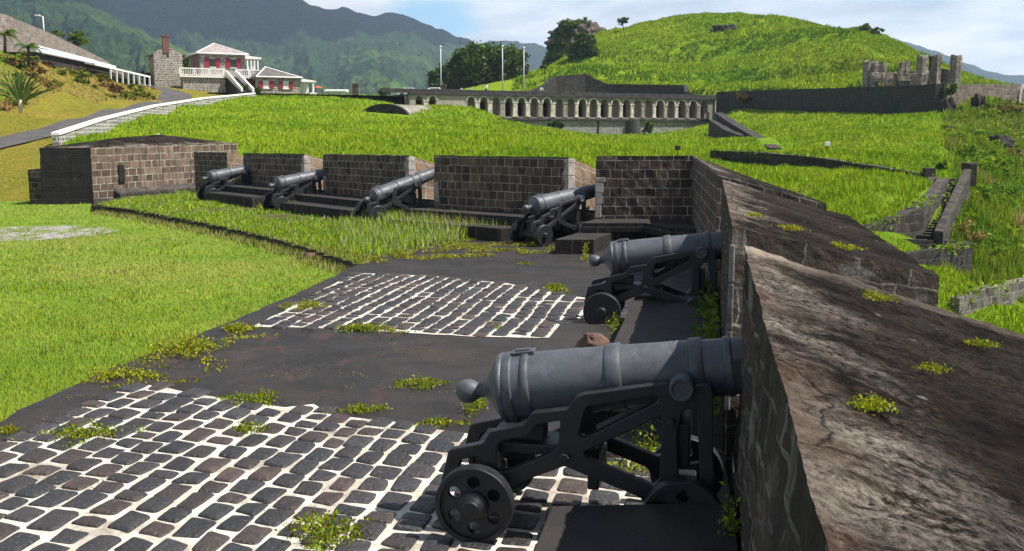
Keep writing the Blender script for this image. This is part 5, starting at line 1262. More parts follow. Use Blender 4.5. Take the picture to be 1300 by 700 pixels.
# ------------------------------------------------------------------ arcade
M['arc'] = m_blocks('stained_pale_stone', (.34, .30, .245), (.52, .46, .37), (.44, .39, .32), bw=.9, rh=.4, ms=.01, stain=.8, warp=.04, bump=.4, streakcol=(.035, .03, .026))
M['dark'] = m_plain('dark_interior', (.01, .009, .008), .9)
def arcade():
    root = empty('arcaded_barracks', (ARC_A.x, ARC_A.y, 0), math.atan2(ad.y, ad.x), 'long stone arcade of round arches with a blackened flat roof edge', 'barracks')
    L = (ARC_B - ARC_A).length
    def at(px, py):                      # local x,z on the facade plane
        a, b = ray(px, py)
        # intersect with facade: ARC_A + t*ad
        den = ad.x - a * ad.y; t = (a * ARC_A.y - ARC_A.x) / den; Y = ARC_A.y + t * ad.y; return t, EYE + b * Y
    x0, zt = at(520, 118); x1, zt2 = at(910, 120); zs = at(760, 149.5)[1]; zt = at(720, 118.5)[1]; zarch = at(720, 125.5)[1]; zb = at(760, 166)[1] - 2
    holes = []; cs = [532.5, 549] + list(np.linspace(598, 710, 8)) + list(np.linspace(725, 894, 13))
    hw = []
    for i, px in enumerate(cs):
        xc, _ = at(px, 140); w_ = (at(px + 4.8, 140)[0] - at(px - 4.8, 140)[0]) / 2; r = w_; sp_ = zarch - r
        if px < 560: sp_ -= .0
        hw.append((xc, w_))
        holes.append([(xc - w_, zs), (xc + w_, zs)] + [(xc + r * math.cos(t), sp_ + r * math.sin(t)) for t in np.linspace(0, math.pi, 13)])
    f = plate('arch_wall', [(x0, zs - .25), (x1, zs - .25), (x1, zt - .6), (x0, zt - .6)], holes, .55, M['arc'], root, None, bevel=.015)
    f.data.transform(Matrix.Translation((0, .275, 0)))
    uvl = f.data.uv_layers.new(name='UVMap')
    for lp in f.data.loops:
        c = f.data.vertices[lp.vertex_index].co; uvl.data[lp.index].uv = (c.x + c.y, c.z)
    ra = random.Random(21)
    for (xc, w_), h in zip(hw, holes):                      # raised
        if ra.random() < .3: continue
        # archivolts with imposts
        sp_ = zarch - w_; r0, r1 = w_ + .005, w_ + .2
        ring = [(xc + r1 * math.cos(t), sp_ + r1 * math.sin(t)) for t in np.linspace(0, math.pi, 13)] + [(xc + r0 * math.cos(t), sp_ + r0 * math.sin(t)) for t in np.linspace(math.pi, 0, 13)]
        p_ = plate('archivolt', ring, [], .1, M['pale'], root, None, bevel=.012); p_.data.transform(Matrix.Translation((0, -.045, 0)))
    for k in range(len(cs) - 1):
        xm = (hw[k][0] + hw[k + 1][0]) / 2; gap = hw[k + 1][0] - hw[k][0] - 2 * hw[k][1]
        if gap > 2: continue
        mb = MB(); zi = zarch - hw[k][1]; mb.box((xm, -.03, zi - .08), (gap + .1, .16, .16)); mb.box((xm, -.02, (zs + zi - .16) / 2), (gap * .8, .08, zi - .16 - zs)); mb.box((xm, -.04, zs + .1), (gap + .06, .16, .2)); mb.build('pier', M['pale' if ra.random() < .7 else 'arc'], root, bevel=.015)
    mb = MB(); mb.box(((x0 + x1) / 2, .1, zt - .45), (x1 - x0 + .3, .75, .3)); mb.build('cornice', M['stain'], root, bevel=.03)
    mb = MB(); mb.box(((x0 + x1) / 2 - 2, .32, zt - .1), (x1 - x0 + 4, .4, .55)); o = mb.build('roof_parapet', M['stain'], root, bevel=.03)
    mb = MB(); mb.box(((x0 + x1) / 2, .15, zs - .33), (x1 - x0 + .2, .9, .3)); mb.build('string_course', M['stain'], root, bevel=.03)
    mb = MB(); mb.box(((x0 + x1) / 2, .45, (zs - .5 + zb) / 2), (x1 - x0, .8, zs - .5 - zb)); mb.build('plinth_wall', M['rubble_gr'], root)
    # back wall of the verandah, doorways and roof slab
    bh = []; rr = random.Random(4)
    for k in (0, 1, 3, 5, 6, 8, 11, 13, 15, 18, 20, 21, 22):
        if k < len(hw): xc, w_ = hw[k]; xc += .45; bh.append([(xc - .5, zs + .02), (xc + .5, zs + .02), (xc + .5, zs + 2.2), (xc - .5, zs + 2.2)])
    M['warmwall'] = m_blocks('warm_brown_rubble', (.26, .18, .13), (.50, .37, .27), (.45, .36, .28), bw=.5, rh=.35, ms=.04, stain=.35, warp=.1)
    p_ = plate('back_wall', [(x0, zs - .3), (x1, zs - .3), (x1, zt - .7), (x0, zt - .7)], bh, .4, M['warmwall'], root, None, bevel=.01); p_.data.transform(Matrix.Translation((0, 1.7, 0)))
    uvl = p_.data.uv_layers.new(name='UVMap')
    for lp in p_.data.loops:
        c = p_.data.vertices[lp.vertex_index].co; uvl.data[lp.index].uv = (c.x + c.y, c.z)
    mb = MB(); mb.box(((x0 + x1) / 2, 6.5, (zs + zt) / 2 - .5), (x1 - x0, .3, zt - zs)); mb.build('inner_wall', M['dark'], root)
    mb = MB(); mb.box(((x0 + x1) / 2, 1.75, zs - .12), (x1 - x0 - .1, 2.1, .2)); mb.build('floor', M['rubble_br'], root)
    mb = MB(); mb.box(((x0 + x1) / 2, 3.9, zt - .62), (x1 - x0, 6.6, .2)); mb.build('roof', M['stain'], root)
    for px in (910,):
        x, _ = at(px, 140); mb = MB(); mb.box((x - .25, .2, (zs + zt) / 2 - .3), (.5, .9, zt - zs - .7)); mb.build('end_pier', M['pale'], root, bevel=.02)
    xb, _ = at(803, 160); mb = MB(); mb.tube([(xb, .1, zb + 1), (xb, .1, zs - .4)], [1.35, 1.15], 18); mb.build('buttress', M['rubble_dk'], root)
    for px in (759.5,): xb, _ = at(px, 160); mb = MB(); mb.box((xb, .02, (zb + zs - .5) / 2), (.25, .12, zs - .5 - zb)); mb.build('drain_chase', M['dark'], root)
    return root, at, zt
M['pale'] = m_plain('pale_dressed_stone', (.43, .385, .32), .85, .6, 1.1, .4)
M['stain'] = m_plain('black_stained_stone', (.034, .030, .027), .9, .75, 1.2, .5)
M['rubble_gr'] = m_blocks('grey_weathered_rubble', (.20, .19, .17), (.38, .36, .33), (.40, .38, .35), bw=.6, rh=.35, ms=.05, stain=.4, warp=.12, lich=.5)
arc_root, arc_at, arc_zt = arcade()
# parade ground behind it
pz = arc_zt - .62
sheet('parade_ground', [Vector(p) for p in (ARC_A + an * 5 - ad * 25, ARC_B + an * 5 + ad * 12, ARC_B + an * 60 + ad * 12, ARC_A + an * 60 - ad * 25)], pz, m_soil('pale_parade_earth', (.10, .12, .03), (.16, .15, .07)))

# ------------------------------------------------------------------ citadel hill
CH = [(600, 119, 190), (650, 117, 190), (690, 112, 186), (720, 116, 183), (760, 112, 180), (800, 113, 178), (860, 113, 176), (930, 112, 172), (1000, 111, 160), (1060, 110, 152), (1100, 109, 142), (1170, 108, 136), (1200, 113, 150), (1225, 113, 134), (1300, 114, 134), (1240, 116, 165), (1300, 120, 180), (1300, 120, 240), (1240, 116, 225), (1400, 124, 200), (1230, 114, 150),
      (690, 97, 196), (735, 96, 190), (800, 98, 190), (870, 98, 190), (940, 96, 185), (1010, 95, 175), (1080, 92, 164), (1150, 95, 152), (1183, 106, 148),
      (700, 86, 212), (735, 78, 212), (790, 76, 210), (850, 74, 210), (930, 66, 205), (1000, 54, 198), (1060, 44, 192), (1100, 52, 184), (1150, 72, 172),
      (742, 66, 226), (790, 60, 222), (850, 48, 222), (930, 42, 216), (1010, 36, 210), (1062, 42, 204),
      (752, 50, 240), (760, 44, 242), (800, 39, 240), (840, 27.5, 240), (870, 22, 238), (930, 19.5, 236), (975, 21.5, 233), (1010, 26, 230), (1050, 35, 222), (1066, 41, 214), (1090, 38.5, 212), (1128, 50, 204), (1165, 73, 192), (1186, 100, 180), (1200, 112, 178),
      (752, 60, 280), (840, 50, 285), (930, 40, 285), (1010, 50, 275), (1090, 65, 260), (1165, 95, 235), (1220, 110, 215), (700, 90, 250), (640, 118, 230), (900, 90, 330), (1100, 110, 320), (650, 119, 330)]
HP, HZZ = [], []
for px, py, Y in CH:
    p = PY(px, py, Y); HP.append((p.x, p.y)); HZZ.append(p.z)
HH = tps(HP, HZZ, 3e-4)
HH0 = HH
def HH(x, y):
    x = np.atleast_1d(np.asarray(x, float)); y = np.atleast_1d(np.asarray(y, float)); px = 650 + F * x / y; z = HH0(x, y)
    yl = np.interp(px, [690, 735, 790, 850, 930, 1000, 1060, 1120], [214, 213, 211.5, 211, 206, 199, 193, 186]); w_ = np.clip((px - 700) / 40, 0, 1) * np.clip((1085 - px) / 30, 0, 1)
    y2 = np.interp(px, [690, 800, 930, 1080, 1170], [193, 189, 184, 166, 150])
    return z + w_ * (1.0 * np.exp(-((y - yl - 4) / 4) ** 2) - 1.3 * np.exp(-((y - yl + 3) / 2.5) ** 2)) + .9 * np.exp(-((y - y2 - 3) / 3) ** 2) - .7 * np.exp(-((y - y2 + 2) / 2) ** 2)
def ledge(x, y):
    px = 650 + F * x / y; yl = np.interp(px, [690, 735, 790, 850, 930, 1000, 1060, 1120], [214, 213, 211.5, 211, 206, 199, 193, 186]); y2 = np.interp(px, [690, 800, 930, 1080, 1170], [193, 189, 184, 166, 150])
    return (np.abs(y - yl - 1) < 2.5) & (px > 720) & (px < 1075) | (np.abs(y - y2 - .5) < 1.6)
def citadel():
    NA, NR = 230, 190; ta = np.linspace(-.06, .56, NA); yy = np.linspace(132, 320, NR)
    A_, Y_ = np.meshgrid(ta, yy); X_ = A_ * Y_; Z_ = HH(X_, Y_)
    low = np.interp(650 + F * A_, [580, 690, 930, 1100, 1225, 1350], [190, 183, 170, 140, 131, 131]); Z_ = np.where(Y_ < low, np.minimum(Z_, -8), Z_)
    Z_ = Z_ + (vnoise(X_.ravel(), Y_.ravel(), .13, 3) * .5 + vnoise(X_.ravel(), Y_.ravel(), .4, 5) * .2).reshape(X_.shape)
    t = np.clip(.5 + .8 * vnoise(X_.ravel(), Y_.ravel(), .08, 8), 0, 1); c = np.ones((NR * NA, 4)); c[:, :3] = mixcol((.12, .22, .006), (.22, .29, .012), t)
    i = np.arange(NR - 1)[:, None] * NA + np.arange(NA - 1)[None]; Fq = np.stack([i, i + 1, i + NA + 1, i + NA], -1).reshape(-1, 4)
    me = bpy.data.meshes.new('citadel_hill'); me.from_pydata(np.stack([X_, Y_, Z_], -1).reshape(-1, 3).tolist(), [], Fq.tolist())
    a = me.color_attributes.new('Col', 'FLOAT_COLOR', 'POINT'); a.data.foreach_set('color', c.astype(np.float32).ravel()); me.polygons.foreach_set('use_smooth', [True] * len(me.polygons))
    me.materials.append(bpy.data.materials['hillside_turf']); o = bpy.data.objects.new('citadel_hill', me); col.objects.link(o); tag(o, kind='structure')
    n = 300000; ta = rng.uniform(.0, .52, n); Y = rng.uniform(134, 262, n); X = ta * Y; lw = np.interp(650 + F * ta, [580, 690, 930, 1100, 1225, 1350], [190, 183, 170, 140, 131, 131]); k = Y > lw; X, Y = X[k], Y[k]
    Z = HH(X, Y) + vnoise(X, Y, .13, 3) * .5 + vnoise(X, Y, .4, 5) * .2; g = vnoise(X, Y, .07, 41); g2 = vnoise(X, Y, .28, 42); nn = len(X)
    t = np.clip(.45 + .5 * g + .6 * g2 + rng.normal(0, .12, nn), 0, 1); c = mixcol((.135, .25, .006), (.31, .41, .016), t)
    # darker shrub line along the ledge and patches
    cl_ = vnoise(X, Y, .6, 78); sh = (g2 > .45) | (ledge(X, Y) & (cl_ > -.25)); c[sh] *= np.array([.5, .68, .7]); c *= np.clip(1 + .25 * cl_, .6, 1.4)[:, None]; ye = np.clip((vnoise(X, Y, .035, 92) + .4 * g2 - .1) * 1.6, 0, .28)[:, None]; c = c * (1 - ye) + np.array([.34, .38, .03]) * ye
    h = rng.uniform(.25, .62, nn) * np.clip(.8 + .6 * g2 + .8 * cl_, .3, 1.8) * np.where(sh, 1.35, 1)
    o = bulk('hill_grass', blade_tris(np.stack([X, Y, Z - .05], 1), h, .25, .5), c, M['blade']); tag(o, 'tall yellow green grass covering the citadel hill', 'grass', kind='stuff')
citadel()
def hh(x, y): return float(HH(x, y)[0])
q, z = pts3([(668, 118, 168), (690, 108, 170), (704, 97, 172), (742, 94, 174), (752, 99, 174), (770, 107, 174), (870, 108.5, 172), (872, 116, 171)])
wall_run('revetment_wall', q, 0, 1.0, M['rubble_dk'], 'tall dark revetment at the foot of the citadel hill behind the arcade', 'wall', tops=z, base=-3)
rk = rock('rock_outcrop', PY(731, 45, 252), 5.7, m_plain('brown_cliff_rock', (.085, .066, .052), .95, .75, .9, 1), 'brown rock outcrop crowning the left shoulder of the citadel hill', sq=(1.25, .8, .75), seed=9, jag=.35)
rock('rock_outcrop', PY(921, 39, 219), 2.5, M['rubble_rock'] if 'rubble_rock' in M else m_plain('dark_basalt', (.03, .026, .022), .95, .5, 2, .9), 'small dark rock showing through the top of the citadel hill', sq=(1.25, .7, .6), seed=4, jag=.32)

drk = m_plain('dark_ravine_rock', (.028, .023, .019), .95, .6, 1.2, 1)
for px, py, Y, r, sq, lab in ((1200, 152, 96, 1.25, (.8, .8, 1.9), 'tall dark rock face below the corner of the curtain wall'), (1240, 146, 100, 1.2, (.7, .8, 2.0), 'dark rock cleft in the bushy bank right of the wall corner'), (1202, 172, 84, .9, (.8, .8, 1.2), 'dark boulder at the edge of the upper green terrace'), (1268, 182, 84, 1.0, (1.3, .8, .8), 'brown rock showing in the middle of the bushy bank'), (1290, 245, 60, .8, (1.3, .8, .7), 'dark rock low on the bushy bank by the right edge')):
    rock('rock', PY(px, py, Y), r, drk, lab, sq=sq, seed=px, jag=.18)
# ------------------------------------------------------------------ trees and bushes
def blobs_px(px, py, Y, L):
    b = PY(px, py, Y); out_ = []
    for x, y, rx, rz in L:
        c = PY(x, y, Y) - b; out_.append((c.x, random.uniform(-.25, .25) * rx * Y / F, c.z, rx * Y / F, rx * Y / F * .9, rz * Y / F))
    return b, out_
b, L = blobs_px(606, 118, 200, [(606, 80, 24, 22), (578, 92, 22, 20), (640, 78, 22, 20), (624, 70, 20, 14), (560, 104, 16, 14), (655, 92, 16, 18), (600, 98, 26, 16), (636, 98, 24, 18), (590, 74, 16, 12), (660, 76, 10, 12), (552, 96, 9, 10)])
tree('spreading_tree', 'broad dark green tree behind the two flagpoles', b, 4.5, .55, L, 15000, .42, (.022, .050, .007), (.10, .155, .016), seed=3)
b, L = blobs_px(741, 82, 214, [(741, 60, 15, 11), (733, 68, 12, 9), (749, 68, 12, 8), (742, 50, 12, 8), (740, 74, 8, 6)])
tree('round_tree', 'dark round tree growing on the side of the citadel hill below the rock', b, 2.0, .3, L, 5200, .36, (.018, .042, .006), (.08, .13, .014), seed=4)
b, L = blobs_px(716, 92, 236, [(712, 52, 10, 12), (708, 66, 12, 12), (703, 74, 10, 10), (716, 40, 11, 9), (698, 84, 9, 8), (722, 32, 10, 6), (730, 30, 6, 5), (700, 60, 6, 6), (726, 42, 6, 4), (742, 26, 5, 3)])
tree('climbing_thicket', 'bushy thicket climbing the left side of the rock outcrop', b, 3, .3, L, 6000, .42, (.03, .07, .010), (.12, .18, .02), seed=5)
b, L = blobs_px(791, 38, 240, [(791, 26, 6, 4.5), (788, 29, 3.5, 3), (795, 24, 3.5, 2.5)])
tree('sapling', 'tiny lone tree on the skyline of the citadel hill', b, 1.6, .12, L, 700, .26, (.02, .045, .01), (.06, .10, .02), seed=6)
b, L = blobs_px(691, 95, 176, [(691, 84, 5, 4), (688, 86, 3, 3)])
tree('young_tree', 'thin young tree at the left foot of the citadel hill', b, 1.4, .06, L, 300, .2, (.03, .05, .01), (.07, .09, .02), seed=7)
for i, (px, py, Y, w_, h_, lab, n_) in enumerate([(1098, 40, 208, 16, 8, 'low shrub on the right shoulder of the citadel hill', 300), (1112, 44, 205, 22, 8, 'long shrub right of the shoulder shrub on the citadel hill', 300), (900, 38, 232, 10, 6, 'small shrub left of the dark rock on the hilltop', 150),
        (489, 121, 142, 14, 9, 'small bush on the grassy crest in front of the parked cars', 300), (707, 163, 122, 20, 10, 'dark shrub at the foot of the arcade plinth', 320), (824, 170, 128, 14, 18, 'leafy shrub beside the round buttress of the arcade', 320), (943, 130, 148, 26, 10, 'rusty brown shrub where the arcade meets the long dark wall', 400),
        (1207, 120, 104, 16, 14, 'green shrub growing on top of the corner of the curtain wall', 300), (186, 107, 139, 10, 16, 'dark clipped bush beside the gabled stone kitchen', 400), (1195, 215, 50, 12, 10, 'small shrub at the head of the stone staircase', 200), (88, 58, 148, 46, 18, 'dark green shrub mass behind the high rampart wall', 900), (232, 100, 150, 26, 26, 'bright green tree top behind the stone kitchen', 700),
        (318, 110, 139, 8, 10, 'red leaved bush in front of the villa left of the steps', 200), (305, 114, 138, 18, 7, 'low green bush under the villa balcony', 240), (328, 118, 136, 5, 6, 'small flowering bush right of the villa steps', 200)]):
    ca, cb = ((.035, .075, .010), (.12, .17, .02))
    if 'rusty' in lab: ca, cb = (.06, .04, .02), (.17, .11, .04)
    if 'red leaved' in lab: ca, cb = (.09, .03, .02), (.20, .06, .03)
    if 'dark' in lab and 'wall' not in lab: ca, cb = (.015, .035, .008), (.05, .09, .014)
    bush(px, py, Y, w_, h_, lab, ca, cb, n_, seed=i * 3)
# bushes over the ravine at the right
rv = random.Random(12)
for i in range(84):
    Y = rv.uniform(40, 104); lo = np.interp(Y, [36, 44, 48, 56, 66, 80, 95, 104], [1222, 1226, 1222, 1214, 1204, 1198, 1198, 1205]); px = rv.uniform(lo, 1345); p = pl(px, Y); z_ = hz(p.x, p.y)
    w_ = rv.uniform(.35, 1.1) * (.6 + Y / 110); h_ = w_ * rv.uniform(.6, 1.1)
    bl = [(0, 0, h_ * .4, w_, w_ * .8, h_ * .6)] + [(w_ * .6 * math.cos(k * 2.1 + i), w_ * .5 * math.sin(k * 2.1 + i), h_ * (.25 + .15 * (k % 3)), w_ * .55, w_ * .5, h_ * .4) for k in range(3)]
    tone = rv.random(); ca, cb = ((.06, .14, .010), (.20, .32, .022)) if tone < .6 else (((.09, .18, .010), (.30, .38, .025)) if tone < .86 else ((.14, .12, .03), (.30, .22, .09)))
    o = leafblob('shrub', bl, 520, .0017 * Y + .02, ca, cb, seed=i + 700); o.location = (p.x, p.y, z_ - .1); tag(o, '%s %s shrub on the %s part of the steep broken bank at the right' % ('spreading' if w_ > .75 else 'small', 'mid green' if tone < .6 else ('bright lime' if tone < .94 else 'dry tan'), 'upper' if Y > 75 else 'lower'), 'shrub', 'shrubs on the broken bank')
# rough scrub clumps on the left bank
for i in range(80):
    Y = rv.uniform(84, 116); px = rv.uniform(20, 200); 
    if Y < np.interp(px, [0, 40, 110, 185, 215], [82, 90, 100, 109, 109]): continue
    p = pl(px, Y); z_ = hz(p.x, p.y); w_ = rv.uniform(.4, 1.1); h_ = w_ * .8; tone = rv.random()
    ca, cb = ((.07, .10, .01), (.22, .22, .03)) if tone < .55 else (((.08, .05, .02), (.22, .12, .05)) if tone < .85 else ((.03, .05, .01), (.08, .12, .02)))
    o = leafblob('scrub_clump', [(0, 0, h_ * .4, w_, w_ * .8, h_ * .6), (w_ * .6, .1, h_ * .3, w_ * .5, w_ * .5, h_ * .4)], 260, .2, ca, cb, seed=i + 900); o.location = (p.x, p.y, z_ - .1); tag(o, '%s scrub clump on the bank below the long shed, %s' % ('yellow green' if tone < .55 else ('rust brown' if tone < .85 else 'dark green'), 'near the shed' if Y > 104 else 'near the lawn'), 'shrub', 'scrub clumps on the left bank')
def palm(px, py, Y, hpx, wpx, label, nf=13, seed=0):
    b = PY(px, py, Y); h_ = hpx / F * Y; r = wpx / F * Y / 2; root = empty('palm_tree', b, 0, label, 'palm'); mb = MB(); mb.tube([(0, 0, -.4), (.1, 0, h_ * .4), (.05, 0, h_ * .68)], [.16, .13, .12], 8); mb.build('trunk', M['bark'], root, smooth=True)
    rr = random.Random(seed); T = []; 
    for k in range(nf):
        a = 2 * math.pi * k / nf + rr.uniform(-.2, .2); el = rr.uniform(.1, 1.1)
        for s_ in range(16):
            t = (s_ + 1) / 16; x = r * t * math.cos(el * .6); zz = h_ * .68 + r * (math.sin(el) * t * 1.1 - t * t * .9)
            c = np.array([math.cos(a) * x, math.sin(a) * x, zz])
            for sg in (-1, 1):
                sd_ = np.array([-math.sin(a), math.cos(a), -.35]) * sg; ln = r * .32 * (1 - .5 * t); f = np.array([math.cos(a), math.sin(a), -.3]) * ln * .5
                T.append([c, c + np.array([math.cos(a), math.sin(a), 0]) * .13, c + sd_ * ln + f])
    T = np.array(T); t = np.random.default_rng(seed).uniform(0, 1, len(T)); bulk('fronds', T, mixcol((.05, .11, .012), (.16, .24, .03), t), M['leaf'], root)
palm(36, 78, 96, 26, 34, 'small palm growing at the left end of the long shed', seed=1)
palm(6, 62, 94, 26, 40, 'palm on the bank at the left edge of the picture', seed=2)
def fan_palm():
    b = PY(27, 150, 84); root = empty('travellers_palm', b, 0, 'fan shaped plant with upright leaves and a pale stem on the lawn by the bank', 'palm'); mb = MB()
    mb.tube([(0, 0, -.3), (0, 0, .9), (.05, 0, 1.5)], [.2, .17, .12], 8); mb.build('trunk', m_plain('pale_palm_stem', (.42, .34, .2), .8), root, smooth=True); T = []; C = []; rr = random.Random(3)
    for k in range(24):
        a = R(-58 + 116 * k / 23) ; L_ = rr.uniform(2.2, 3.4); d = np.array([math.sin(a), rr.uniform(-.25, .25), math.cos(a)]); s_ = np.array([math.cos(a), .5, -math.sin(a)]) * .10
        p0 = np.array([0, 0, 1.1]); m_ = p0 + d * L_ * .55; e_ = p0 + d * L_ + np.array([math.sin(a) * .4, 0, -.3])
        for q in ((p0, m_ - s_, m_ + s_), (m_ - s_, e_, m_ + s_)): T.append(q); C.append(rr.random())
        for kk in range(3):
            f = rr.uniform(.3, .9); c = p0 + d * L_ * f; T.append((c, c + s_ * 1.3 + d * .3, c + d * .5)); C.append(rr.random())
    bulk('fronds', np.array(T), mixcol((.05, .11, .015), (.20, .25, .06), np.array(C)), M['leaf'], root)
fan_palm()

# ------------------------------------------------------------------ villa, kitchen, annex
HA = R(29)
M['shingle'] = m_blocks('weathered_pinkish_shingles', (.33, .25, .24), (.52, .45, .43), (.30, .26, .25), bw=.35, rh=.3, ms=.02, stain=.25, lich=.5, lichen=(.6, .58, .56))
M['shingle_g'] = m_blocks('grey_shingles', (.12, .11, .10), (.24, .22, .20), (.10, .09, .085), bw=.35, rh=.3, ms=.02, stain=.3)
M['villa'] = m_blocks('mortared_fieldstone', (.15, .125, .11), (.40, .34, .29), (.55, .51, .45), bw=.42, rh=.3, ms=.05, stain=.25, warp=.08)
M['red'] = m_plain('red_shutter_paint', (.22, .016, .02), .5, .2, 6, .1)
M['glass'] = NT('dark_window_glass').pbr((.02, .025, .03), .12)
M['curtain'] = m_plain('pale_window_blind', (.55, .52, .45), .7)
M['brick'] = m_blocks('old_red_brick', (.15, .055, .04), (.27, .10, .07), (.30, .22, .18), bw=.24, rh=.09, ms=.015, stain=.3)
SC = .1846
ANG = R(15.5)
class House:
    """local frame: x along the front (to the right and away), y into the house; sizes from the crop"""
    def __init__(s, name, label, cx, cy, Y, cat='house'):
        s.o = PY(170 + cx * SC, 30 + cy * SC, Y); s.cx, s.cy, s.Y = cx, cy, Y; s.k = SC / F * Y; s.root = empty(name, s.o, HA, label, cat)
    def X(s, x): return (x - s.cx) * s.k / math.cos(R(14)) * 1.02
    def Z(s, y): return -(y - s.cy) * s.k * 1.02
    def box(s, nm, x0, x1, y0, y1, d0, d1, mat, bevel=0, parent=None):
        mb = MB(); a, b = s.X(x0), s.X(x1); z0, z1 = s.Z(y1), s.Z(y0); mb.box(((a + b) / 2, (d0 + d1) / 2, (z0 + z1) / 2), (b - a, d1 - d0, z1 - z0)); return mb.build(nm, M[mat], parent or s.root, bevel=bevel)
    def poly(s, nm, faces, mat, parent=None):
        mb = MB()
        for f in faces: 
            a, b, c = Vector(f[0]), Vector(f[1]), Vector(f[-1]); u = (b - a).normalized(); n_ = (b - a).cross(c - a).normalized(); v = n_.cross(u)
            mb.quad(f, 0, [((Vector(p) - a).dot(u), (Vector(p) - a).dot(v)) for p in f])
        return mb.build(nm, M[mat], parent or s.root)
    def window(s, x0, x1, y0, y1, sh=22, glass='glass', shut=True):
        w_ = s.box('window', x0, x1, y0, y1, -.04, .06, glass); 
        s.box('frame', x0, x1, y0 - 4, y0, -.09, .0, 'white', parent=w_); s.box('sill', x0 - 3, x1 + 3, y1, y1 + 4, -.14, .0, 'white', parent=w_)
        if shut:
            for a, b in ((x0 - sh - 8, x0 - 2), (x1 + 2, x1 + sh + 8)): s.box('shutter', a, b, y0 - 5, y1 + 4, -.12, -.06, 'red', .01, w_)
def villa():
    h = House('villa', 'two storey stone villa with red shutters, white balcony rail and pale hipped roof', 465, 470, 140); rt = h.root; D = 7.2; xl, xr = h.X(465), h.X(748)
    h.box('wall', 465, 748, 216, 480, 0, D, 'villa')
    ze = h.Z(215); za = h.Z(141); ov = .45; xm, ym = (xl + xr) / 2, D / 2
    A_, B_, C_, D_ = (xl - ov, -ov, ze), (xr + ov, -ov, ze), (xr + ov, D + ov, ze), (xl - ov, D + ov, ze); T1, T2 = (xm - .4, ym - .6, za), (xm - .4, ym + .6, za)
    rf = h.poly('roof', [[A_, B_, T1], [B_, C_, T2, T1], [C_, D_, T2], [D_, A_, T1, T2], [A_, D_, C_, B_]], 'shingle')
    mb = MB(); 
    for p, q in ((A_, B_), (B_, C_), (D_, A_)): mb.tube([Vector(p) + Vector((0, 0, -.08)), Vector(q) + Vector((0, 0, -.08))], .11, 6)
    for p, q in ((A_, T1), (B_, T1)): mb.tube([Vector(p) + Vector((0, 0, .02)), Vector(q) + Vector((0, 0, .03))], .07, 6)
    mb.build('fascia', M['white'], rf)
    h.window(523, 559, 250, 306); h.window(657, 693, 250, 306)
    # left side shutters
    for yy in (1.8, 4.3):
        mb = MB(); mb.box((xl - .05, yy, h.Z(285)), (.08, .9, 1.7)); mb.build('shutter', M['red'], rt)
    # balcony: slab, rail, posts, ground floor
    h.box('balcony_slab', 315, 845, 372, 381, -2.2, -.0, 'white'); 
    h.box('lower_wall', 335, 598, 381, 480, -1.9, -.4, 'villa'); h.box('lower_wall', 662, 852, 381, 480, -1.9, -.4, 'villa')
    for x0, x1 in ((315, 598), (664, 845)):
        rl = h.box('railing', x0, x1, 322, 329, -2.2, -2.05, 'white'); h.box('bottom_rail', x0, x1, 364, 369, -2.2, -2.06, 'white', parent=rl)
        n_ = int((x1 - x0) / 11); mb = MB()
        for k in range(n_ + 1):
            xx = h.X(x0 + (x1 - x0) * k / n_); mb.box((xx, -2.12, (h.Z(329) + h.Z(364)) / 2), (.07 if k % 8 else .2, .07 if k % 8 else .2, h.Z(329) - h.Z(364)))
        mb.build('balusters', M['white'], rl)
    # right verandah with white roof and posts
    mb = MB(); a, b = h.X(748), h.X(852); mb.prism([(a, -.6), (b, -.6), (b, D), (a, D)], h.Z(246), [h.Z(224), h.Z(236), h.Z(236), h.Z(224)]); mb.build('verandah_roof', M['white'], rt)
    for x in (762, 786, 808, 830): h.box('post', x - 4, x + 4, 246, 322, -.5, -.3, 'white')
    for yy in (2.5, 5): mb = MB(); mb.box((h.X(832), yy, (h.Z(246) + h.Z(372)) / 2), (.18, .18, h.Z(246) - h.Z(372))); mb.build('post', M['white'], rt)
    h.box('wall', 748.5, 845, 381, 482, 0, D, 'villa')
    # stair
    st = h.box('stair', 612, 660, 376, 380, -2.6, -2.21, 'step'); n_ = 14; mb = MB()
    for k in range(n_): mb.box((h.X(634 + k * 1.5), -2.4 - .3 * k, h.Z(382 + 7.2 * k) - .5), (1.15, .3, 1.0))
    mb.build('treads', M['step'], st)
    for xa, xb in ((600, 640), (664, 712)):
        mb = MB(); a, b = h.X(xa), h.X(xb + 5); y0, y1 = -2.21, -2.21 - .3 * n_
        mb.quad([(a, y0, h.Z(335)), (b, y1, h.Z(455)), (b, y1, h.Z(480)), (a, y0, h.Z(372))]); mb.quad([(a + .25, y0, h.Z(335)), (b + .25, y1, h.Z(455)), (b + .25, y1, h.Z(480)), (a + .25, y0, h.Z(372))])
        mb.quad([(a, y0, h.Z(335)), (b, y1, h.Z(455)), (b + .25, y1, h.Z(455)), (a + .25, y0, h.Z(335))]); mb.quad([(b, y1, h.Z(455)), (b, y1, h.Z(480)), (b + .25, y1, h.Z(480)), (b + .25, y1, h.Z(455))]); mb.quad([(a, y0, h.Z(372)), (b, y1, h.Z(480)), (b + .25, y1, h.Z(480)), (a + .25, y0, h.Z(372))])
        mb.build('stringer', M['white'], st)
villa()
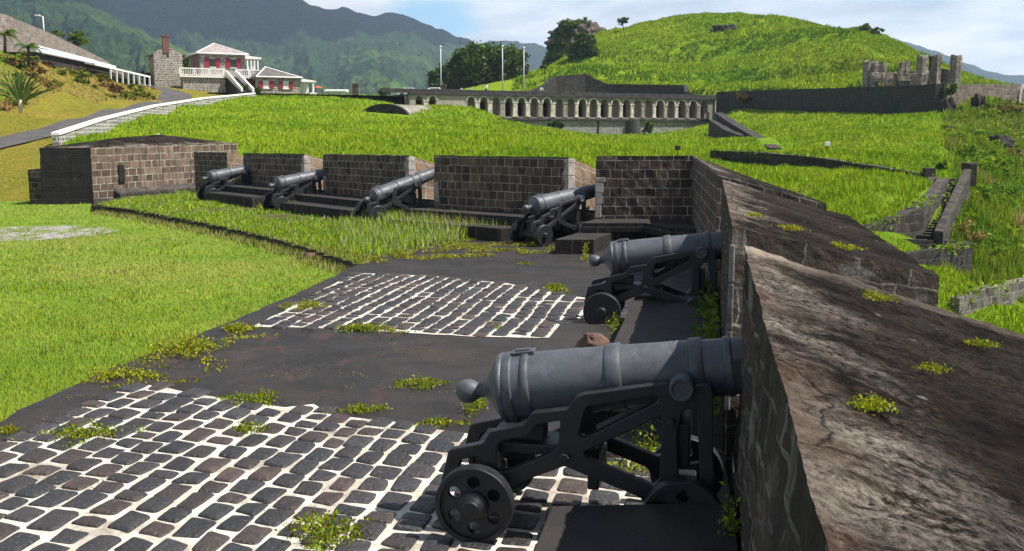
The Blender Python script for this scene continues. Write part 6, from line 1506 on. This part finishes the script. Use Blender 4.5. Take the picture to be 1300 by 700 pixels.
def kitchen():
    h = House('stone_kitchen', 'narrow gabled stone outbuilding with a tall red brick chimney left of the villa', 145, 432, 137.5, 'outbuilding'); D = 4.2; xl, xr = h.X(145), h.X(324); xm = h.X(232); zg = h.Z(168); ze = h.Z(215); zb = h.Z(445)
    w_ = h.poly('wall', [[(xl, 0, zb), (xr, 0, zb), (xr, 0, ze), (xm, 0, zg), (xl, 0, ze)], [(xl, D, zb), (xl, 0, zb), (xl, 0, ze), (xl, D, ze)], [(xr, 0, zb), (xr, D, zb), (xr, D, ze), (xr, 0, ze)], [(xr, D, zb), (xl, D, zb), (xl, D, ze), (xm, D, zg), (xr, D, ze)]], 'villa')
    rf = h.poly('roof', [[(xl - .5, .25, ze - .25), (xm, .25, zg - .05), (xm, D + .2, zg - .05), (xl - .5, D + .2, ze - .25)], [(xm, .25, zg - .05), (xr + .5, .25, ze - .25), (xr + .5, D + .2, ze - .25), (xm, D + .2, zg - .05)]], 'shingle_g')
    so_ = rf.modifiers.new('s', 'SOLIDIFY'); so_.thickness = .12
    ch = h.box('chimney', 205, 245, 106, 212, -.12, .55, 'brick', parent=h.root); h.box('chimney_cap', 201, 249, 97, 108, -.18, .61, 'brick', parent=ch)
    h.box('vent_hole', 226, 240, 226, 240, -.02, .1, 'dark')
kitchen()
def annex():
    h = House('low_annex', 'low stone annex with red shutters and a white edged gable roof right of the villa', 845, 482, 138.5, 'house'); rt = h.root; D = 5.5; xl, xr = h.X(845), h.X(1130); ze = h.Z(374); zg = h.Z(304)
    h.box('wall', 845, 1130, 376, 490, 0, D, 'villa'); A_, B_, C_, D_ = (xl - .1, -.4, ze), (xr + .35, -.4, ze), (xr + .35, D + .4, ze), (xl - .1, D + .4, ze); xm = h.X(928); T1, T2 = (xm, 1.7, zg), (xm, 3.8, zg)
    rf = h.poly('roof', [[A_, B_, T1], [B_, C_, T2, T1], [C_, D_, T2], [D_, A_, T1, T2], [A_, D_, C_, B_]], 'shingle_g'); mb = MB()
    for p, q, r in ((A_, B_, .1), (A_, T1, .09), (B_, T1, .09)): mb.tube([Vector(p) + Vector((0, 0, .03)), Vector(q) + Vector((0, 0, .05))], r, 6)
    mb.build('fascia', M['white'], rf)
    h.window(888, 926, 402, 446, 20, 'curtain'); h.window(1018, 1056, 402, 446, 20, 'curtain')
    mb = MB(); a, b = h.X(1134), h.X(1238); mb.prism([(a, -.3), (b, -.3), (b, D), (a, D)], h.Z(398), [h.Z(376), h.Z(391), h.Z(391), h.Z(376)]); mb.build('porch_roof', M['white'], rt)
    h.box('porch_wall', 1150, 1225, 398, 486, 2.4, 2.6, 'white'); h.box('porch_post', 1214, 1224, 396, 486, -.2, .1, 'white'); h.box('porch_step', 1190, 1240, 470, 490, -.4, 1.0, 'white')
annex()
# ------------------------------------------------------------------ long shed and high rampart at the far left
def shed():
    a = PY(44, 80, 104); b = PY(176, 108, 128); d = P2(b) - P2(a); L = d.length; d /= L; s_ = Vector((-d.y, d.x)); s_ = s_ if s_.y > 0 else -s_
    root = empty('long_shed', (0, 0, 0), 0, 'long low shed with a pale metal roof and a white posted verandah', 'shed')
    def q(t, v, z): p = P2(a) + d * (t * L) + s_ * v; return (p.x, p.y, z)
    M['metal'] = m_plain('pale_grey_metal_roof', (.50, .53, .56), .35, .12, 2, .1)
    def slab(nm, t0, t1, v0, v1, z, th, mat):    # z: 4 corner tops (t0v0, t1v0, t1v1, t0v1)
        mb = MB(); P = [q(t0, v0, z[0]), q(t1, v0, z[1]), q(t1, v1, z[2]), q(t0, v1, z[3])]; lo = [(x, y, zz - th) for x, y, zz in P]
        mb.quad(P); mb.quad(lo[::-1])
        for i in range(4): mb.quad([lo[i], lo[(i + 1) % 4], P[(i + 1) % 4], P[i]])
        return mb.build(nm, M[mat], root)
    zt = lambda px, py, Y: PY(px, py, Y).z
    z0, z1 = zt(46, 63, 104), zt(143, 84, 121)
    slab('roof', -.01, .72, -.4, 2.2, (z0, z1 , z1 + .7, z0 + .7), .22, 'metal'); slab('roof', .2, .72, 2.2, 4.4, (z0 + .85, z1 + .75, z1 + 1.1, z0 + 1.2), .2, 'metal')
    z2, z3 = zt(95, 80, 113), zt(176, 97, 128)
    slab('verandah_roof', .40, 1.0, -1.6, -.42, (z2, z3, z3 + .15, z2 + .15), .2, 'white')
    mb = MB()
    zb = [zt(46, 92, 104) - 1, zt(150, 105, 121) - 2]
    P = [q(0, 0, z0 - .23), q(.7, 0, z1 - .23), q(.7, 0, zb[1]), q(0, 0, zb[0])]; Q = [q(0, 4, z0 - .23), q(.7, 4, z1 - .23), q(.7, 4, zb[1]), q(0, 4, zb[0])]
    mb.quad(P, uv=[(0, 3), (20, 3), (20, 0), (0, 0)]); mb.quad([P[0], P[3], Q[3], Q[0]], uv=[(0, 3), (0, 0), (4, 0), (4, 3)]); mb.quad([P[1], P[2], Q[2], Q[1]], uv=[(0, 3), (0, 0), (4, 0), (4, 3)]); mb.quad(Q, uv=[(0, 3), (20, 3), (20, 0), (0, 0)])
    mb.build('wall', M['rubble_dk'], root)
    for k in range(8):
        t = .56 + .435 * k / 7; zz = z2 + (z3 - z2) * (t - .4) / .6 - .2; mb = MB(); x, y, _ = q(t, -1.5, 0); mb.box((x, y, zz - 1.3), (.16, .16, 2.6)); mb.build('post', M['white'], root)
    mb = MB(); P = [q(.5, .1, z2 - .3), q(1.0, .1, z3 - .2), q(1.0, .1, z3 - 3), q(.5, .1, z2 - 3)]; mb.quad(P, uv=[(0, 3), (9, 3), (9, 0), (0, 0)]); mb.build('inner_wall', M['rubble_dk'], root)
    mb = MB(); x, y, _ = q(.86, -.6, 0); mb.box((x, y, zt(155, 98, 124)), (.9, .1, .55), 0); mb.build('notice', m_plain('teal_notice', (.04, .22, .22), .5), root)
shed()
q, z = pts3([(-90, -5, 112), (0, 19, 122), (60, 44, 134), (125, 75, 152), (150, 92, 160)])
wall_run('rampart_wall', q, 0, 1.5, m_blocks('pinkish_weathered_rampart', (.20, .16, .14), (.36, .30, .26), (.36, .32, .28), bw=.7, rh=.4, ms=.03, stain=.35, warp=.1, lich=.4), 'high weathered rampart descending from the top left corner behind the shed', 'wall', tops=z, base=-3)
M['polegrey'] = m_plain('dull_white_pole_paint', (.5, .5, .5), .5, .1)
def pole(name, px, py0, py1, Y, r, label, cat, mat='white', cap=True):
    b, t = PY(px, py1, Y), PY(px, py0, Y); mb = MB(); h_ = t.z - b.z; mb.tube([(0, 0, -.6), (0, 0, h_)], [r, r * .6], 10); root = empty(name, b, 0, label, cat); mb.build('pole', M[mat], root, smooth=True); return root, h_
r_, h_ = pole('lamp_post', 56, 21, 44, 136, .10, 'grey street lamp standing behind the high rampart wall', 'lamp', 'galv' if 'galv' in M else 'white')
mb = MB(); mb.tube([(0, 0, h_ - .05), (-.5, 0, h_ + .12)], .05, 6); mb.build('arm', M['white'], r_); mb = MB(); mb.box((-.75, 0, h_ + .12), (.7, .3, .16)); mb.build('lamp_head', M['white'], r_, bevel=.04)
for px, y0, y1, Y, lab in ((560, 61, 121, 152, 'white flagpole rising from a small brick pillar'), (638, 60, 120, 158, 'white flagpole in front of the broad dark tree, left of its pair'), (665, 62, 120, 161, 'white flagpole at the right edge of the broad dark tree')):
    r_, h_ = pole('flagpole', px, y0, y1, Y, .11, lab, 'flagpole', 'polegrey'); mb = MB(); mb.lathe([(h_, 0), (h_ + .06, .13), (h_ + .16, .16), (h_ + .28, .1), (h_ + .32, 0)], 10, axis='z'); mb.build('finial', M['white'], r_)
def pillar(px, py0, py1, Y, w_, label, mat='brick'):
    b, t = PY(px, py1, Y), PY(px, py0, Y); h_ = t.z - b.z; root = empty('brick_pillar', b, 0, label, 'pillar'); mb = MB(); mb.box((0, 0, h_ / 2 - .5), (w_, w_, h_ + .6)); mb.build('shaft', M[mat], root, bevel=.02); mb = MB(); mb.box((0, 0, h_ - .1), (w_ + .2, w_ + .2, .22)); mb.build('cap', M['rubble_br'], root, bevel=.02)
pillar(563, 108, 122, 149, .75, 'brown brick pillar at the foot of the left flagpole'); pillar(452, 106, 122, 141, .9, 'small brown brick pillar on the grassy crest left of the parked cars', 'rubble_br')
def car(px, py, Y, wpx, label, rz, paint):
    k = wpx / F * Y / 4.2; b = PY(px, py, Y); root = empty('parked_car', b, rz, label, 'car'); pm = NT('car_paint').pbr(paint, .3)
    prof = [(-2.1, .35), (-2.08, .8), (-1.55, .92), (-1.0, 1.38), (.55, 1.42), (1.15, .98), (2.0, .82), (2.1, .4)]
    mb = MB(); 
    for sg in (-1, 1): mb.quad([(x, sg * .8 * (1 if z_ < 1 else .88), z_) for x, z_ in prof])
    for (x0, z0), (x1, z1) in zip(prof, prof[1:] + prof[:1]): mb.quad([(x0, -.8 * (1 if z0 < 1 else .88), z0), (x1, -.8 * (1 if z1 < 1 else .88), z1), (x1, .8 * (1 if z1 < 1 else .88), z1), (x0, .8 * (1 if z0 < 1 else .88), z0)])
    mb.build('body', pm, root, bevel=.05)
    mb = MB()
    for sg in (-1, 1): mb.quad([(-1.3, sg * .80, .98), (.9, sg * .80, 1.0), (.45, sg * .73, 1.34), (-.9, sg * .73, 1.31)])
    mb.build('side_windows', M['glass'], root)
    mb = MB(); mb.quad([(.62, -.62, 1.40), (.62, .62, 1.40), (1.13, .68, 1.02), (1.13, -.68, 1.02)]); w_ = mb.build('windscreen', M['glass'], root); w_.location = (.02, 0, .015)
    for x in (-1.3, 1.3):
        for sg in (-1, 1): mb = MB(); mb.lathe([(-.1, 0), (-.1, .31), (.1, .31), (.1, 0)], 18, M=Matrix.Translation((x, sg * .76, .31)), axis='y'); mb.build('wheel', M['dark'], root)
    return root
car(553, 123.5, 156, 22, 'white car parked beside the left flagpole, only its roof above the arcade parapet', R(10), (.75, .75, .75))
car(521, 123.5, 158, 28, 'pale grey car parked at the left end of the arcade roof line', R(4), (.5, .52, .55))
# white tent right of the annex
b = PY(427, 122, 146); root = empty('white_canopy', b, 0, 'white canopy roof on the crest right of the annex', 'canopy'); mb = MB(); mb.prism([(-1.6, -1.2), (1.6, -1.2), (1.6, 1.2), (-1.6, 1.2)], .55, [.75, .75, .95, .95]); mb.build('roof', M['white'], root)
for sx in (-1.4, 1.4):
    for sy in (-1, 1): mb = MB(); mb.tube([(sx, sy, -1.2), (sx, sy, .56)], .05, 6); mb.build('post', M['white'], root)
b = PY(404, 119, 139); root = empty('parasol', b, 0, 'small red orange parasol beside the annex porch', 'parasol'); mb = MB(); mb.lathe([(.75, .62), (1.05, .02)], 10, axis='z'); mb.build('canopy', m_plain('red_canvas', (.5, .09, .03), .7), root); mb = MB(); mb.tube([(0, 0, -.6), (0, 0, 1.0)], .03, 6); mb.build('pole', M['white'], root)
# ------------------------------------------------------------------ vaulted roof on the crest
def vault():
    a = PY(488, 150, 106); root = empty('vaulted_magazine', a, R(-32), 'low pale barrel vaulted stone roof half buried in the grassy crest', 'magazine'); r = 3.3; hz_ = 1.45; L_ = 6.5; mb = MB(); n_ = 16
    arcp = [(r * math.cos(t) * .98, hz_ * math.sin(t)) for t in np.linspace(math.pi, 0, n_ + 1)]
    u = 0
    for (x0, z0), (x1, z1) in zip(arcp, arcp[1:]):
        l = math.hypot(x1 - x0, z1 - z0); mb.grid((x0, 0, z0), (x1, 0, z1), (x1, L_, z1), (x0, L_, z0), 1, 8, 0, (u, 0), l, L_); u += l
    mb.build('vault_roof', m_plain('pale_lichened_render', (.20, .18, .15), .9, .5, .9, .5), root, smooth=True)
    mb = MB(); mb.quad([(x * .96, .06, z * .96) for x, z in arcp] + [(r * .95, .06, -1), (-r * .95, .06, -1)]); mb.build('end_wall', M['stain'], root)
    mb = MB()
    for (x0, z0), (x1, z1) in zip(arcp, arcp[1:]): mb.quad([(x0 * 1.03, -.1, z0 * 1.03), (x1 * 1.03, -.1, z1 * 1.03), (x1 * 1.03, .25, z1 * 1.03), (x0 * 1.03, .25, z0 * 1.03)]); mb.quad([(x0 * 1.03, -.1, z0 * 1.03), (x1 * 1.03, -.1, z1 * 1.03), (x1 * .93, -.1, z1 * .93), (x0 * .93, -.1, z0 * .93)])
    mb.build('rim', M['rubble_mid'], root)
vault()
# floodlights in the grass
for px, py, Y, lab in ((860, 191, 57, 'small dark floodlight box on the grass beyond the salient'), (1050, 193, 62, 'tiny pale floodlight on the upper green terrace')):
    p = P2(PY(px, py, Y)); root = empty('floodlight', (p.x, p.y, hz(p.x, p.y)), 0, lab, 'floodlight'); mb = MB(); mb.tube([(0, 0, -.2), (0, 0, .55)], .03, 6); mb.build('stake', M['iron_b'], root); mb = MB(); mb.box((0, 0, .68), (.3, .2, .26)); mb.build('lamp_housing', M['iron_b'] if px < 900 else M['white'], root, bevel=.02)
# ------------------------------------------------------------------ people on the arcade roof
def person(px, pytop, Y, label, lean, shirt, skin=(.10, .06, .04)):
    t = PY(px, pytop, Y); H_ = 1.7; g0_ = Vector((t.x, t.y, t.z - H_)); me = bpy.data.meshes.new('person')
    J = [(0, 0, .92), (0, -lean * .12, 1.12), (0, -lean * .2, 1.38), (0, -lean * .22, 1.5), (0, -lean * .24, 1.60), (.19, -lean * .2, 1.38), (.25, -lean * .28 - .02, 1.12), (.2, -.2 - lean * .3, .98), (-.19, -lean * .2, 1.38), (-.25, -lean * .28, 1.12), (-.2, -.2 - lean * .3, .98), (.1, 0, .88), (.11, -.02, .48), (.12, .02, .06), (.12, -.14, .03), (-.1, 0, .88), (-.11, -.02, .48), (-.12, .02, .06), (-.12, -.14, .03), (0, -lean * .25, 1.68)]
    E = [(0, 1), (1, 2), (2, 3), (3, 4), (4, 19), (2, 5), (5, 6), (6, 7), (2, 8), (8, 9), (9, 10), (0, 11), (11, 12), (12, 13), (13, 14), (0, 15), (15, 16), (16, 17), (17, 18)]
    rad = [.15, .14, .16, .06, .1, .07, .05, .035, .07, .05, .035, .1, .07, .045, .04, .1, .07, .045, .04, .075]
    me.from_pydata(J, E, []); o = bpy.data.objects.new('person', me); col.objects.link(o); sk = o.modifiers.new('skin', 'SKIN'); sb = o.modifiers.new('sub', 'SUBSURF'); sb.levels = sb.render_levels = 1
    for v, r in zip(me.skin_vertices[0].data, rad): v.radius = (r, r)
    me.skin_vertices[0].data[0].use_root = True
    dg = bpy.context.evaluated_depsgraph_get(); m2 = bpy.data.meshes.new_from_object(o.evaluated_get(dg)); o.modifiers.clear(); o.data = m2
    n = NT('person_clothes'); z_ = n.sep(n.obj())[2]; n.link
    c = n.ramp(n.math('DIVIDE', z_, 1.8), [(0, (.03, .03, .035)), (.50, (.03, .035, .06)), (.52, shirt), (.80, shirt), (.82, skin)]); n.t.nodes[-1].color_ramp.interpolation = 'LINEAR' if False else 'CONSTANT'
    m2.materials.clear(); m2.materials.append(n.pbr(c, .8)); m2.polygons.foreach_set('use_smooth', [True] * len(m2.polygons)); o.location = g0_; o.rotation_euler = (0, 0, random.uniform(-.5, .5))
    tag(o, label, 'person'); mb = MB(); mb.lathe([(1.62, .085), (1.70, .088), (1.75, .06), (1.765, 0)], 10, axis='z', M=Matrix.Translation((0, -lean * .24, 0))); mb.build('hair', M['dark'], o, smooth=True)
person(585.5, 110.5, 150, 'person in a pale shirt standing left of the middle of the arcade roof', .5, (.5, .5, .48)); person(597, 110, 151, 'person in a grey shirt leaning on the arcade roof parapet', .8, (.28, .29, .3)); person(617, 106.5, 152, 'person in a white shirt standing tallest on the arcade roof', .2, (.62, .6, .58)); person(686.5, 109.5, 156, 'person in a light top bending over at the right of the flagpoles', 1.2, (.5, .46, .42))

# ------------------------------------------------------------------ mountains
def m_forest(name, a, b, c):
    n = NT(name); v = n.obj(); big = n.noise(v, .0035, 8, .65); f = n.noise(v, .03, 6, .7)
    f2 = n.noise(v, .11, 5, .75); cl = n.mix(n.ramp(f, [(.3, 0), (.7, 1)]), a, b); cl = n.mix(n.ramp(f2, [(.40, .8), (.58, 0)]), cl, tuple(x * .45 for x in a)); cl = n.mix(n.ramp(n.voro(v, .09), [(.1, .35), (.5, 0)]), cl, tuple(x * 1.5 for x in b)); z_ = n.sep(v)[2]
    low = n.math('MULTIPLY', n.ramp(n.math('ADD', n.math('DIVIDE', z_, 420), n.math('MULTIPLY', n.math('SUBTRACT', big, .5), .9)), [(.10, 1), (.5, 0)]), n.ramp(n.noise(v, .008, 7, .7), [(.48, 0), (.6, .9)]))
    cl = n.mix(low, cl, c)
    return n.pbr(cl, .95, n.bump(n.math('ADD', n.math('ADD', f, n.math('MULTIPLY', f2, .7)), n.voro(v, .08)), 1, 14), spec=.05)
def mountain(name, sil, Dc, Df, zf, mat, seed, spur=.25, freq=5.5, NA=420, NR=150, back=500):
    xs = [s_[0] for s_ in sil]; ys = [s_[1] for s_ in sil]; px = np.linspace(xs[0], xs[-1], NA); py = np.interp(px, xs, ys)
    k = np.ones(9) / 9; py = np.convolve(np.pad(py, 4, 'edge'), k, 'valid')
    V = np.zeros((NR + 12, NA, 3))
    for i in range(NA):
        a, b = ray(px[i], py[i]); zc = EYE + b * Dc + noise.noise(Vector((px[i] * .07, seed, 0))) * 5 + noise.noise(Vector((px[i] * .22, seed, 4))) * 2
        for j in range(NR + 12):
            t = j / (NR - 1)
            if t <= 1:
                Y = Df + (Dc - Df) * t; prof = t ** 1.25
                s1 = noise.fractal(Vector((px[i] * freq / 1000 + .25 * t, t * .55, seed)), .9, 2.1, 5); rid = 1 - abs(noise.noise(Vector((px[i] * freq / 420 + .7 * t, t * .9, seed + 3)))) * 2
                w_ = 4 * t * (1 - t) 
                z = zf + (zc - zf) * (prof + spur * w_ * (s1 * .55 + rid * .38 - .18) * .8); z = min(z, zf + (zc - zf) * (t * .06 + .94)) if t < 1 else zc
                z += (noise.noise(Vector((px[i] * .35, t * 70, seed))) * 5 + noise.noise(Vector((px[i] * .12, t * 24, seed + 1))) * 9) * min(1, 3 * (1 - t) + .15)
            else:
                tb = (j - NR + 1) / 12; Y = Dc + back * tb; z = zc - (zc - zf) * tb
            V[j, i] = (a * Y if t <= 1 else a * Y, Y, z)
    n = NR + 12; i = np.arange(n - 1)[:, None] * NA + np.arange(NA - 1)[None]; Fq = np.stack([i, i + 1, i + NA + 1, i + NA], -1).reshape(-1, 4)
    me = bpy.data.meshes.new(name); me.from_pydata(V.reshape(-1, 3).tolist(), [], Fq.tolist()); me.polygons.foreach_set('use_smooth', [True] * len(me.polygons)); me.materials.append(mat); o = bpy.data.objects.new(name, me); col.objects.link(o); tag(o, kind='structure')
fa = m_forest('mountain_forest', (.011, .032, .010), (.034, .074, .018), (.10, .165, .026))
fb = m_forest('far_mountain_forest', (.008, .022, .012), (.018, .04, .018), (.04, .075, .02))
mountain('mountain', [(-420, -30), (-200, -60), (-60, -40), (40, -22), (90, -4), (120, 8), (160, 30), (200, 48), (240, 66), (300, 90), (360, 110), (420, 128)], 1250, 420, -30, fa, 2.0, NA=300, NR=130, freq=7)
mountain('mountain', [(-300, -60), (60, -50), (150, -30), (230, -22), (300, -16), (370, -6), (396, 6), (418, 14), (432, 9.5), (441, 9), (455, 16), (472, 22), (486, 17), (497, 15), (510, 18), (540, 30), (575, 44), (597, 52), (640, 68), (700, 92), (760, 118)], 2300, 700, -30, fa, 7.0, NA=460, NR=150)
mountain('mountain', [(420, 110), (520, 86), (580, 66), (612, 55), (630, 51.5), (650, 52), (672, 55), (695, 59), (740, 74), (800, 100), (860, 126)], 2900, 1400, -30, fb, 12.0, NA=220, NR=90, spur=.25)
mountain('mountain', [(1000, 60), (1060, 42), (1110, 44), (1140, 50.5), (1180, 62), (1215, 76), (1245, 87), (1268, 94), (1285, 96), (1320, 96.5), (1420, 99), (1560, 118)], 3000, 1300, -30, fb, 17.0, NA=240, NR=90, spur=.2)
# ------------------------------------------------------------------ clouds over the ranges (above the frame; they shade the mountains)
def cloud(c, r, seed, label):
    bm = bmesh.new(); bmesh.ops.create_icosphere(bm, subdivisions=5, radius=1)
    for v in bm.verts:
        n_ = v.co.normalized(); d = 1 + .55 * noise.fractal(n_ * 1.7 + Vector((seed, 0, 0)), .9, 2, 5); q = n_ * d
        v.co = Vector((q.x * r[0], q.y * r[1], q.z * r[2] * (1 if q.z > 0 else .45)))
    for f in bm.faces: f.smooth = True
    me = bpy.data.meshes.new('cloud'); bm.to_mesh(me); bm.free(); me.materials.append(M['cloud']); o = bpy.data.objects.new('cloud', me); col.objects.link(o); o.location = c; tag(o, label, 'cloud', kind='stuff')
M['cloud'] = NT('white_cloud').pbr((.85, .86, .88), 1, spec=0)
cloud((-200, 2150, 900), (520, 480, 120), 3, 'unseen white cloud added above the view to shade the high ridge'); cloud((-420, 1250, 800), (260, 260, 70), 8, 'unseen white cloud added above the view to shade the nearer left ridge')
# ------------------------------------------------------------------ air
mb = MB(); mb.box((0, 1500, 235), (7600, 4200, 540)); hz_o = mb.build('haze', [], fixn=True)
n = NT('haze_air'); v = n.n('ShaderNodeVolumePrincipled'); v.inputs['Color'].default_value = (.58, .76, 1, 1); v.inputs['Density'].default_value = .00016; v.inputs['Anisotropy'].default_value = .2
n.link(v.outputs[0], n.out.inputs['Volume']); hz_o.data.materials.append(n.m); tag(hz_o, 'pale blue air in front of the mountains', 'haze', kind='stuff')
